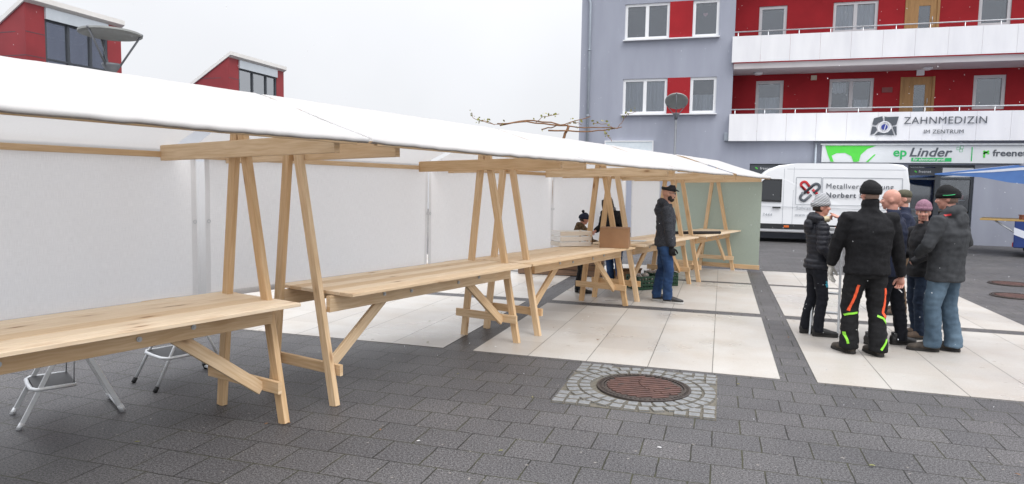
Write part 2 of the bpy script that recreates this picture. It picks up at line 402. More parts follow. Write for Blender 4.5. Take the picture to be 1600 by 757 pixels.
def copy_tree(o,parent=None):
    c=o.copy(); COL.objects.link(c); c.parent=parent
    for k in kids(o): copy_tree(k,c)
    return c
def facing(origin,normal_yaw=0):
    """matrix for lettering standing upright, reading along +x, facing -y, then yawed about z"""
    return Matrix.Translation(origin)@Matrix.Rotation(normal_yaw,4,'Z')@Matrix.Rotation(PI/2,4,'X')

# ------------------------------------------------------------------ ground
def ground():
    mb=MB(); s=900; n=24
    mb.quad([(-s,-s,0),(s,-s,0),(s,s,0),(-s,s,0)],PAVER); struct(mb.build('pavement'))
    for x0,x1 in ((-8.92,-5.98),(-5.65,-2.705),(-2.38,.567),(.872,3.82)):
        for y0,y1 in ((6.47,9.60),(9.87,12.93),(13.13,15.3)):
            mb=MB(); mb.box(((x1-x0)/2,(y1-y0)/2,0),(x1-x0,y1-y0,.008),SLAB)
            o=mb.build('slab_paving'); o.location=(x0,y0,0.001); struct(o)
    # sett field round the manhole
    cx,cy,h=-.60,5.735,.625
    mb=MB(); mb.box((cx,cy,0),(2*h,2*h,.007),GROUT)
    def sett(c,w,d,a):
        rot=Matrix.Rotation(a,3,'Z'); mb.box((c[0],c[1],.006),(w*random.uniform(.9,1),d*random.uniform(.9,1),.02),STONE,rot@Matrix.Rotation(random.uniform(-.03,.03),3,'Z')@Matrix.Rotation(random.uniform(-.03,.03),3,'X'),.006)
    for ring,(r,num) in enumerate(((.462,28),(.572,34))):
        for k in range(num):
            t=2*PI*(k+.4*ring)/num; sett((cx+r*math.cos(t),cy+r*math.sin(t)),.102,2*PI*r/num-.010,t)
    g=.104
    for i in range(12):
        for j in range(12):
            x=cx-h+.053+i*g; y=cy-h+.053+j*g
            if math.hypot(x-cx,y-cy)>.655: sett((x,y),.099,.098,random.uniform(-.05,.05))
    struct(mb.build('sett_paving'))
def manhole(loc,label,sc=1,group='round manhole covers in the pavement'):
    t=thing('manhole_cover',label,'manhole cover',loc,R(32),group)
    mb=MB(); n=48
    for i in range(n):
        a0,a1=2*PI*i/n,2*PI*(i+1)/n
        prof=[(.335*sc,.0),(.335*sc,.018),(.375*sc,.018),(.392*sc,.016),(.395*sc,0)]
        for (r0,z0),(r1,z1) in zip(prof,prof[1:]):
            mb.quad([(r0*math.cos(a0),r0*math.sin(a0),z0),(r1*math.cos(a0),r1*math.sin(a0),z1),(r1*math.cos(a1),r1*math.sin(a1),z1),(r0*math.cos(a1),r0*math.sin(a1),z0)],IRON)
    for i in range(60):
        a=2*PI*i/60; mb.box((.362*sc*math.cos(a),.362*sc*math.sin(a),.019),(.022*sc,.016*sc,.006),IRON,Matrix.Rotation(a,3,'Z'))
    mb.build('frame',t)
    mb=MB(); mb.tube([(0,0,0),(0,0,.012)],.330*sc,IRON,48,True,False)
    k=-.30
    while k<=.301:
        w=math.sqrt(max(.0,.31**2-k*k))*sc
        if w>.03:
            x=-w
            while x<w-.03:
                e=min(x+.30,w); mb.box(((x+e)/2,k*sc,.0145),((e-x)-.008,.034*sc,.008),RUST); x=e
        k+=.052
    mb.box((-.16*sc,.1*sc,.0185),(.05,.02,.003),IRON); mb.box((.17*sc,-.1*sc,.0185),(.05,.02,.003),IRON)
    mb.build('cover',t); return t
ground()
manhole((-.57,5.745,.004),'rusty ribbed round manhole cover set in square of grey setts')
# ------------------------------------------------------------------ buildings
def wall_holes(mb,x0,x1,z0,z1,holes,Y,m,depth=.14,room=.9,reveal=None,roomm=None):
    xs=sorted({x0,x1,*[h[0] for h in holes],*[h[1] for h in holes]}); zs=sorted({z0,z1,*[h[2] for h in holes],*[h[3] for h in holes]})
    for a,b in zip(xs,xs[1:]):
        for c,d in zip(zs,zs[1:]):
            mx,mz=(a+b)/2,(c+d)/2
            if any(h[0]<mx<h[1] and h[2]<mz<h[3] for h in holes): continue
            mb.quad([(a,Y,c),(b,Y,c),(b,Y,d),(a,Y,d)],m)
    rm=roomm or ROOM
    for (a,b,c,d) in holes:
        for Y0,Y1,mm in ((Y,Y+depth,reveal or m),(Y+depth,Y+depth+room,rm)):
            mb.quad([(a,Y0,c),(a,Y1,c),(a,Y1,d),(a,Y0,d)],mm); mb.quad([(b,Y0,c),(b,Y0,d),(b,Y1,d),(b,Y1,c)],mm)
            mb.quad([(a,Y0,c),(b,Y0,c),(b,Y1,c),(a,Y1,c)],mm); mb.quad([(a,Y0,d),(a,Y1,d),(b,Y1,d),(b,Y0,d)],mm)
        mb.quad([(a,Y+depth+room,c),(b,Y+depth+room,c),(b,Y+depth+room,d),(a,Y+depth+room,d)],rm)
def window(parent,x0,x1,z0,z1,Y,lights=1,fm=PVC,gm=GLASS,curtain=None,fw=.085,sill=False,name='window',split=None,label=None):
    """frame in a hole, its outer face at Y"""
    mb=MB(); y=Y+.035
    mb.box(((x0+x1)/2,y,z0+fw/2),(x1-x0,.07,fw),fm); mb.box(((x0+x1)/2,y,z1-fw/2),(x1-x0,.07,fw),fm)
    for x in (x0+fw/2,x1-fw/2): mb.box((x,y,(z0+z1)/2),(fw,.07,z1-z0-2*fw),fm)
    w=(x1-x0)
    cuts=split or [x0+w*i/lights for i in range(1,lights)]
    for x in cuts: mb.box((x,y,(z0+z1)/2),(fw*1.25,.07,z1-z0-2*fw),fm)
    f=mb.build(name,parent,label)
    mb=MB(); mb.box(((x0+x1)/2,Y+.055,(z0+z1)/2),(w-fw*2,.012,z1-z0-fw*2),gm); mb.build('pane',f)
    if sill:
        mb=MB(); mb.box(((x0+x1)/2,Y-.12,z0-.03),(w+.06,.20,.035),fm); mb.build('sill',f)
    if curtain:
        for (a,b,c,d) in curtain:
            mb=MB()
            n=max(8,int((b-a)/.03))
            for i in range(n):
                xa,xb=a+(b-a)*i/n,a+(b-a)*(i+1)/n
                ya,yb=[Y+.11+.025*math.sin(q*9.5)+.012*math.sin(q*23) for q in (i*.35,(i+1)*.35)]
                mb.quad([(xa,ya,c+.02*math.sin(i*1.3)),(xb,yb,c+.02*math.sin((i+1)*1.3)),(xb,yb,d),(xa,ya,d)],LACE,[(xa,c),(xb,c),(xb,d),(xa,d)])
            mb.build('net_curtain',f)
    return f
def apartment():
    B=thing('apartment_building','grey rendered apartment block with red walls, white balconies and ground floor shop','building',(0,26.6,0))
    FR,BK=0,1.3; TOP=11.6; XR=22
    wl=[(-3.80,-2.14,7.33,8.66),(-1.30,-.36,7.33,8.66),(-3.80,-2.14,4.54,5.87),(-1.30,-.36,4.54,5.87)]
    shop=[(.92,2.86,.35,2.69),(6.08,8.08,.12,2.69)]
    mb=MB()
    mb_h=[h for h in wl]
    wall_holes(mb,-5.47,.20,0,TOP,mb_h,FR,GREYWALL,.12)
    wall_holes(mb,.20,XR,0,3.52,shop,FR+.003,GREYWALL,.16,1.6)
    mb.quad([(-5.47,FR,0),(-5.47,11,0),(-5.47,11,TOP),(-5.47,FR,TOP)],GREYWALL)
    mb.quad([(.20,FR,3.52),(.20,BK,3.52),(.20,BK,TOP),(.20,FR,TOP)],GREYWALL)
    mb.quad([(-5.47,11,0),(XR,11,0),(XR,11,TOP),(-5.47,11,TOP)],GREYWALL); mb.quad([(XR,FR,0),(XR,11,0),(XR,11,TOP),(XR,FR,TOP)],GREYWALL)
    mb.build('wall',B)
    # recessed red walls
    mb=MB()
    holes=[]
    for z0,z1 in ((4.0,5.86),(6.85,8.62)):
        holes+=[(1.06,2.04,z0,z1),(5.96,7.05,z0,z1),(12.2,13.3,z0,z1)]
        holes+=[(3.62,5.10,z0+.68,z1),(8.24,9.22,z0+.68,z1),(15,16.4,z0+.68,z1)]
    wall_holes(mb,.2,XR,3.5,TOP,holes,BK,REDWALL,.1,.9)
    mb.build('wall',B,'red rendered wall behind the balconies')
    for (a,b,c,d) in [(-2.14,-1.30,7.33,8.66),(-2.14,-1.30,4.54,5.87)]:
        mb=MB(); mb.box(((a+b)/2,FR+.02,(c+d)/2),(b-a-.004,.06,d-c),REDWALL); mb.build('red_panel',B)
    for i,(a,b,c,d) in enumerate(wl):
        cur=None
        if i==2: cur=[(a+.08,(a+b)/2-.05,c+.1,d-.06),((a+b)/2+.05,b-.08,c+.1,d-.06)]
        if i==3: cur=[(a+.06,b-.06,c+.1,c+.70)]
        w=window(B,a,b,c,d,FR+.05,2 if i%2==0 else 1,PVC,GLASS,cur,.10)
    for c in (7.33,4.54):
        mb=MB(); mb.box((-2.08,FR-.05,c-.03),(3.52,.16,.04),PVC); mb.build('sill',B)
    # heart in the upper right window
    mb=MB(); pts=[(.16*math.sin(t)**3*.55,(13*math.cos(t)-5*math.cos(2*t)-2*math.cos(3*t)-math.cos(4*t))/100*.55) for t in [2*PI*i/28 for i in range(28)]]
    mb.prism(pts,.115,.125,plain('pink heart',(.55,.25,.27)),lambda u,v,d:(-.86+u,FR+d,8.15+v)); mb.build('window_ornament',B)
    for k,(z0,z1) in enumerate(((4.0,5.86),(6.85,8.62))):
        window(B,1.06,2.04,z0,z1,BK+.04,1,GREYFRAME,GLASS,[(1.12,1.98,z0+.1,z0+1.25)] if k==0 else None,.11,name='balcony_door')
        window(B,3.62,5.10,z0+.68,z1,BK+.04,2,GREYFRAME,GLASS,[(3.75,4.3,z0+.75,z1-.1),(4.42,5.0,z0+.75,z1-.1)] if k else [(3.75,4.2,z1-.5,z1-.15),(4.5,4.95,z0+.75,z1-.75)],.10)
        window(B,8.24,9.22,z0+.68,z1,BK+.04,1,GREYFRAME,GLASS,None,.11)
        mb=MB(); d=.05; x0,x1=5.96,7.05
        mb.box((6.18,BK+d,(z0+z1)/2),(.44,.06,z1-z0),OAK); mb.box((6.905,BK+d,(z0+z1)/2),(.29,.06,z1-z0),OAK); mb.box((6.58,BK+d,z1-.14),(.36,.06,.28),OAK); mb.box((6.58,BK+d,z0+.1),(.36,.06,.2),OAK)
        for (a,b) in ((x0+.04,x0),(x1-.04,x1)): mb.box((a,BK+.01,(z0+z1)/2),(.08,.07,z1-z0),OAK)
        do=mb.build('oak_door',B); mb=MB(); mb.box((6.58,BK+d,(z0+z1)/2-.02),(.36,.03,z1-z0-.48),GLASS); mb.build('pane',do)
        mb=MB(); mb.tube([(6.83,BK-.03,z0+.9),(6.83,BK-.03,z0+1.1)],.014,STEEL); mb.build('handle',do)
    # balconies
    for (z0,z1,soff) in ((3.50,4.47,3.62),(6.32,7.24,6.09)):
        mb=MB(); y=-.21; x=.13
        while x<XR:
            w=.98 if x>.2 else .97
            mb.box((x+w/2,y,(z0+z1)/2),(w-.006,.03,z1-z0),WHITEP); x+=w
        mb.box((.145,.5,(z0+z1)/2),(.03,1.38,z1-z0),WHITEP)
        b=mb.build('balcony',B)
        mb=MB(); mb.box(((.2+XR)/2,.57,soff+.1),(XR-.22,1.44,.2),SOFFIT); mb.build('slab',b)
        mb=MB(); mb.tube([(.2,-.13,z1+.17),(XR,-.13,z1+.17)],.022,STEEL)
        xx=.32
        while xx<XR: mb.tube([(xx,-.13,z1-.3),(xx,-.13,z1+.17)],.018,STEEL,6); xx+=1.02
        mb.build('railing',b)
    for x,z in ((1.1,6.06),(6.65,6.06)):
        mb=MB(); mb.tube([(x,.75,z+.03),(x,.75,z-.03),(x,.75,z-.06)],[.17,.17,.10],PVC,20); mb.build('ceiling_lamp',B)
    mb=MB(); mb.box((6.56,BK-.05,6.0),(.24,.1,.2),PVC,None,.01); mb.build('wall_lamp',B)
    mb=MB(); mb.box((3.07,BK-.04,5.92),(.20,.08,.17),plain('cream vent',(.62,.56,.45)),None,.01); mb.build('vent_cover',B)
    mb=MB(); mb.box((5.54,BK-.015,5.42),(.34,.03,.18),plain('plaque',(.22,.06,.06),(.18,.05,.05))); mb.build('plaque',B)
    # pipes
    mb=MB(); mb.tube([(-5.12,-.09,0),(-5.12,-.09,8.75),(-5.20,-.05,9.05),(-5.2,-.05,11.3)],.05,ZINC,10)
    for z in (2,4.5,7,9.4): mb.tube([(-5.12,-.09,z-.03),(-5.12,-.09,z+.03)],.062,ZINC,10)
    mb.build('drainpipe',B)
    mb=MB(); mb.tube([(3.11,-.10,.05),(3.11,-.10,3.78)],.045,ZINC,10); mb.build('drainpipe',B)
    mb=MB(); mb.box((.05,-.06,3.66),(.16,.12,.30),ZINC,None,.02); mb.build('gutter_box',B)
    mb=MB(); mb.box(((XR-5.5)/2,5.5,TOP+.15),(XR+6.2,11.8,.3),SLATE); mb.build('roof',B)
    # shop front: frames, glass, door post, posters
    mb=MB()
    for x in (6.11,7.02,8.05): mb.box((x,.10,1.4),(.09 if x!=7.02 else .16,.08,2.56),DARKFRAME)
    for z in (2.66,2.22,.16): mb.box((7.08,.104,z),(1.96,.07,.07),DARKFRAME)
    sw=mb.build('shop_window',B); mb=MB(); mb.box((7.08,.12,1.4),(1.86,.012,2.5),GLASS); mb.build('pane',sw)
    mb=MB(); mb.box((7.60,.06,2.45),(.92,.02,.30),PVC); mb.build('notice_panel',sw)
    mb=MB(); mb.box((6.55,.06,2.46),(.78,.02,.26),DARKFRAME); mb.text('freenet',.13,SIGNW,facing((6.42,.048,2.42)),.002); mb.box((6.33,.048,2.46),(.08,.004,.04),GREEN,Matrix.Rotation(.6,3,'Y')); mb.build('notice_panel',sw)
    mb=MB()
    for (x,z,w,h,m) in ((7.75,1.5,.5,.03,STEEL),(7.75,1.05,.5,.03,STEEL),(7.82,1.2,.12,.22,SKYB),(7.65,1.62,.1,.2,SIGNW),(7.9,1.6,.12,.16,REDL),(6.4,.9,.6,.04,STEEL),(6.5,1.05,.2,.25,SIGNW)): mb.box((x,.7,z),(w,.3,h),m)
    mb.build('shelf',sw)
    mb=MB()
    for x in (.95,1.9,2.83): mb.box((x,.10,1.5),(.08,.08,2.3),DARKFRAME)
    for z in (2.66,2.33,.38): mb.box((1.89,.104,z),(1.94,.07,.06),DARKFRAME)
    sw=mb.build('shop_window',B); mb=MB(); mb.box((1.89,.12,1.5),(1.84,.012,2.2),GLASS); mb.build('pane',sw)
    mb=MB(); mb.box((1.5,.05,2.52),(1.1,.03,.27),DARKFRAME); mb.text('freenet',.14,SIGNW,facing((1.28,.03,2.48)),.002); mb.box((1.16,.03,2.53),(.1,.004,.045),GREEN,Matrix.Rotation(.6,3,'Y')); mb.box((2.35,.05,2.52),(.58,.03,.27),GREEN); mb.build('notice_panel',sw)
    return B
apartment()
def wallsigns():
    t=thing('shop_sign','long grey shop sign with green swoosh reading epLinder above the shop','sign',(0,26.6,0))
    mb=MB(); mb.box((6.35,-.10,3.05),(6.1,.14,.60),SIGNW); mb.box((6.35,-.11,3.375),(6.2,.22,.045),STEEL)
    mb.build('panel',t)
    mb=MB(); f=lambda u,v,d:(u,d,v)
    mb.prism([(3.40,3.33),(5.02,3.33),(4.75,3.22),(4.55,3.02),(4.50,2.77),(4.33,2.77),(4.25,2.97),(4.05,3.08),(3.78,3.07),(3.62,2.98),(3.70,2.77),(3.60,2.77),(3.5,3.0)],-.180,-.172,GREEN,f)
    mb.prism([(4.72,2.77),(4.80,2.77),(5.02,3.03),(4.97,3.03)],-.180,-.172,GREEN,f); mb.build('emblem',t)
    mb=MB(); mb.text('ep',.42,GREEN2,facing((5.55,-.176,2.97)),.003,.009,sx=1.03); mb.text('Linder',.42,LETTERG,facing((6.03,-.176,2.97)),.003,.008,.25,sx=1.14)
    mb.build('lettering',t); mb=MB(); mb.box((6.72,-.176,2.86),(1.20,.006,.125),GREEN2); mb.text('Ihr electronic profi',.125,SIGNW,facing((6.16,-.181,2.825)),.002,.002,.2,sx=1.0)
    mb.build('lettering',t)
    mb=MB()
    for (x,z) in ((7.50,3.24),(7.60,3.28),(7.58,3.17)):
        for q in ((x,z-.045,.09,.008),(x,z+.045,.09,.008),(x-.045,z,.008,.09),(x+.045,z,.008,.09)): mb.box((q[0],-.175,q[1]),(q[2],.004,q[3]),GREEN2)
    mb.build('emblem',t); mb=MB(); mb.box((7.90,-.175,3.05),(.03,.006,.46),GREEN2)
    mb.build('divider',t); mb=MB()
    for a in (.55,-.5,PI/2):
        mb.box((8.26+.06*math.cos(a)*(1 if a!=PI/2 else 0),-.175,3.09-(.06 if a==PI/2 else -.02)),(.19,.006,.055),GREEN,Matrix.Rotation(-a,3,'Y'))
    mb.build('emblem',t)
    mb=MB(); mb.text('freenet',.30,LETTERG,facing((8.50,-.176,2.99)),.003,.006,sx=1.1); mb.build('lettering',t)
    t=thing('dental_sign','grey lettering ZAHNMEDIZIN with square tooth emblem on the lower white balcony','sign',(0,26.35,0))
    mb=MB(); f=lambda u,v,d:(u,d,v); Y=-.004
    # emblem: bent square cut by white gaps, ring with blue core
    mb.prism([(4.88,4.26),(5.14,4.33),(5.17,4.16),(5.03,4.10),(4.96,4.02),(4.84,4.05)],Y-.004,Y,LETTERG,f)
    mb.prism([(5.20,4.32),(5.29,4.30),(5.34,4.30),(5.64,4.31),(5.58,4.03),(5.46,4.01),(5.40,4.10),(5.22,4.16)],Y-.004,Y,LETTERG,f)
    mb.prism([(4.84,3.99),(4.97,3.96),(5.0,3.86),(4.92,3.74),(4.80,3.69)],Y-.004,Y,LETTERG,f)
    mb.prism([(4.92,3.68),(5.03,3.80),(5.13,3.77),(5.32,3.78),(5.40,3.87),(5.44,3.90),(5.53,3.68),(5.25,3.70)],Y-.004,Y,LETTERG,f)
    mb.prism([(5.46,3.97),(5.59,3.98),(5.61,3.68),(5.58,3.68),(5.49,3.90)],Y-.004,Y,LETTERG,f)
    ring=[(.155,.11,LETTERG)]
    n=32
    for i in range(n):
        a0,a1=2*PI*i/n,2*PI*(i+1)/n
        mb.quad([(5.22+r*math.cos(a),Y-.006,3.96+r*math.sin(a)) for r,a in ((.17,a0),(.20,a0),(.20,a1),(.17,a1))],WHITEP)
    mb.prism([(5.22+.10*math.cos(2*PI*i/20),3.96+.10*math.sin(2*PI*i/20)) for i in range(20)],Y-.007,Y-.003,LOGOBLUE,f)
    mb.box((5.24,Y-.008,3.96),(.02,.004,.3),WHITEP,Matrix.Rotation(.25,3,'Y'))
    mb.build('emblem',t)
    mb=MB(); mb.text('ZAHNMEDIZIN',.335,LETTERG,facing((5.80,-.006,4.06)),.003,0,sx=1.02,space=1.09); mb.build('lettering',t); mb=MB(); mb.text('IM ZENTRUM',.185,LETTERG,facing((6.41,-.006,3.735)),.003,.0,sx=1.05,space=1.05)
    mb.build('lettering',t)
    t=thing('wall_board','plain white framed board on grey wall left of the lamp','sign',(-3.5,26.6,3.33))
    mb=MB(); mb.box((0,-.06,0),(1.80,.08,.36),plain('pale board',(.70,.76,.80),(.62,.69,.74),8,.5)); mb.build('panel',t)
    mb=MB()
    for z in (-.18,.18): mb.box((0,-.065,z),(1.86,.11,.04),PVC)
    for x in (-.91,.91): mb.box((x,-.065,0),(.04,.108,.32),PVC)
    mb.build('frame',t)
wallsigns()
def dormers():
    B=thing('dormer_building','pale house with two red boxy dormers behind the market stalls','house',(-20.35,0,0),PI/2)
    mb=MB(); wall_holes(mb,4,46,0,4.6,[(x,x+1.4,1.0,2.4) for x in (8,12,16,20,24,28,32,36)],0,PALEWALL,.12)
    mb.quad([(4,0,0),(4,9,0),(4,9,4.6),(4,0,4.6)],PALEWALL); mb.quad([(46,0,0),(46,9,0),(46,9,4.6),(46,0,4.6)],PALEWALL); mb.quad([(4,9,0),(46,9,0),(46,9,4.6),(4,9,4.6)],PALEWALL)
    mb.build('wall',B)
    for x in (8,12,16,20,24,28,32,36): window(B,x,x+1.4,1.0,2.4,.05,2,PVC,GLASS)
    mb=MB(); mb.prism([(-.35,4.6),(4.5,5.6),(9.3,4.6),(9.3,4.85),(4.5,5.85),(-.35,4.85)],3.8,46.2,SLATE,lambda u,v,d:(d,u,v)); mb.build('roof',B)
    for k,(x0,x1) in enumerate(((15.55,18.95),(24.33,28.1))):
        D=MB(); zt=6.96; y0=-.35; w0,w1=x0+.62,x1-.55
        hz0,hz1=4.7,6.54
        # front with a window hole
        sub=MB()
        wall_holes(D,x0,x1,4.55,zt,[(w0,w1,hz0,hz1)],y0,REDPANEL,.1,1.0)
        # cheeks with sloping top
        for x in (x0,x1): D.quad([(x,y0,4.55),(x,3.2,4.55),(x,3.2,4.75),(x,y0,zt)],REDPANEL)
        # panel joints
        for z in (5.35,6.05):
            for x,s in ((x0,-1),(x1,1)): D.box((x+s*.001,y0+1.0,z),(.006,2.0 if z<6 else 1.2,.018),DARKFRAME)
            D.box((x0+.30,y0-.001,z),(.60,.006,.018),DARKFRAME)
        d=D.build('dormer',B)
        mb=MB(); sl=(4.75-zt)/3.55
        mb.prism([(y0-.14,zt+.17),(3.3,4.86),(3.3,4.72),(y0-.14,zt+.02)],x0-.05,x1+.05,ROOFEDGE,lambda u,v,dd:(dd,u,v)); mb.build('dormer_roof',d)
        mb=MB(); mb.box(((w0+w1)/2,y0-.02,hz1+.17),(w1-w0,.10,.34),GREYLOUVRE); mb.build('blind_box',d)
        cuts=[w0+(w1-w0)*q for q in (.36,.72)]
        mb=MB(); y=y0+.05
        for x in (w0+.03,*cuts,w1-.03): mb.box((x,y,(hz0+hz1)/2),(.07,.08,hz1-hz0),DARKFRAME)
        for z in (hz0+.03,hz1-.03,5.35): mb.box(((w0+w1)/2,y+.002,z),(w1-w0,.07,.05),DARKFRAME)
        f=mb.build('window',d)
        mb=MB(); mb.box(((w0+w1)/2,y+.02,(hz0+hz1)/2),(w1-w0,.012,hz1-hz0),GLASSD); mb.build('pane',f)
        if k==1:
            mb=MB()
            for i in range(9): mb.box(((cuts[0]+cuts[1])/2,y+.12,hz0+.2+i*.17),(cuts[1]-cuts[0]-.12,.03,.12),plain('pale blue blind',(.30,.50,.62)) if i==0 else mb.mats[0])
            mb.build('blind',f)
dormers()
# ------------------------------------------------------------------ lamp posts
def lamp(loc,zdisc,diam,label,tilt,yaw,bend):
    t=thing('street_lamp',label,'street lamp',loc,yaw,'street lamps with round reflector discs')
    r=diam/2; zc=zdisc
    mb=MB(); mb.tube([(0,0,0),(0,0,.5),(0,0,.52),(0,0,zc-.75*diam)],[.06,.06,.045,.042],POLEG,12); mb.build('pole',t)
    mb=MB(); mb.tube([(0,0,zc-.80*diam),(0,0,zc-.66*diam),(0,0,zc-.56*diam),(0,0,zc-.52*diam)],[.05,.075,.15*diam,.15*diam],POLEG,16); mb.build('lamp_housing',t)
    rot=Matrix.Rotation(tilt,3,'X'); c=Vector((0,0,zc))
    mb=MB(); pts=[]; n=40; prof=[(0,.0),(.5,-.012),(.86,-.035),(1.0,-.02),(1.0,.012),(.6,.045),(0,.05)]
    for (a,za),(b,zb) in zip(prof,prof[1:]):
        for i in range(n):
            t0,t1=2*PI*i/n,2*PI*(i+1)/n
            q=[(a*r*math.cos(t0),a*r*math.sin(t0),za),(b*r*math.cos(t0),b*r*math.sin(t0),zb),(b*r*math.cos(t1),b*r*math.sin(t1),zb),(a*r*math.cos(t1),a*r*math.sin(t1),za)]
            q=[c+rot@Vector(p) for p in q]
            if a==0: q=q[1:] if False else [q[0],q[1],q[2]]
            elif b==0: q=[q[0],q[1],q[3]]
            mb.quad(q,REFL)
    bmesh.ops.remove_doubles(mb.bm,verts=mb.bm.verts,dist=.001)
    mb.build('reflector_disc',t)
    for k in range(3):
        a=R(90+bend+120*k); e=c+rot@Vector((.97*r*math.cos(a),.97*r*math.sin(a),0))
        mb=MB(); mb.tube([(.12*diam*math.cos(a),.12*diam*math.sin(a),zc-.58*diam),e],.017,POLEG,8); mb.ball(e,.03,POLEG,8,6); mb.build('strut',t)
lamp((-10.38,9.62,0),4.24,1.0,'large grey reflector disc lamp on struts in front of the left red dormer',R(-2),R(47),18)
lamp((-1.74,26.0,0),4.93,.83,'grey street lamp with small round disc in front of the grey block',R(-36),R(3),60)

# ------------------------------------------------------------------ market stalls
ROW=R(74.5); P0=Vector((-2.84,4.0,0))
RA=Vector((math.cos(ROW),math.sin(ROW),0)); RB=Vector((-RA.y,RA.x,0))
def rp(s,d,z=0): return P0+RA*s+RB*d+Vector((0,0,z))
def canopy_mesh(mb,x0,x1,seed,left_out=0,right_out=0,backgap=0):
    prof=[(-.555,1.950),(-.612,1.944),(-.630,1.954),(-.632,1.968),(-.617,1.980)]
    nf,nb=12,12
    for i in range(1,nf+1):
        t=i/nf; prof.append((-.617+t*(.47+.617),1.980+t*(2.325-1.980)))
    for i in range(1,nb+1):
        t=i/nb; prof.append((.47+t*(1.40-.47),2.325-t*(2.325-1.935)))
        if i==7: seam=len(prof)-1; t+=.022; prof.append((.47+t*(1.40-.47),2.325-t*(2.325-1.935)))
    prof+= [(1.42,1.92),(1.415,1.885)]
    n=44; rows=[]; rnd=random.Random(seed); ph=rnd.uniform(0,9)
    ci,hi,si=mb.mi(CANOPY),mb.mi(HEM),mb.mi(CURTHEM); L=x1-x0
    for i in range(n+1):
        t=i/n; row=[]
        for j,(d,z) in enumerate(prof):
            a,b=x0,x1-(backgap*max(0,min(1,(d-.2)/1.0)))
            x=a+(b-a)*t
            w=0
            if 5<=j<len(prof)-2:
                k=min(abs(d+.62),abs(d-.47),abs(d-1.4))
                w=-.022*math.sin(PI*t)*min(1,k/.3)+.010*noise.noise((x*1.4+ph,d*2.2,seed))*min(1,k/.12)+.0035*noise.noise((x*6+ph,d*5,seed+3))
            if j<5: z2=z-.010*math.sin(PI*t)+.006*noise.noise((x*9,seed,1.3))*(1 if j in(1,2,3) else .6); d2=d+.004*noise.noise((x*11,seed,7))
            else: z2,d2=z+w,d
            if d<.4 : z2-=.0
            row.append(mb.bm.verts.new((x,d2,z2)))
        rows.append(row)
    for i in range(n):
        for j in range(len(prof)-1):
            hm=j<2
            xa,xb=x0+L*i/n,x0+L*(i+1)/n; ya,yb=j*.09,(j+1)*.09
            mb.face([rows[i][j],rows[i+1][j],rows[i+1][j+1],rows[i][j+1]],hi if hm else si if j==seam else ci,[(xa,ya),(xb,ya),(xb,yb),(xa,yb)],True)
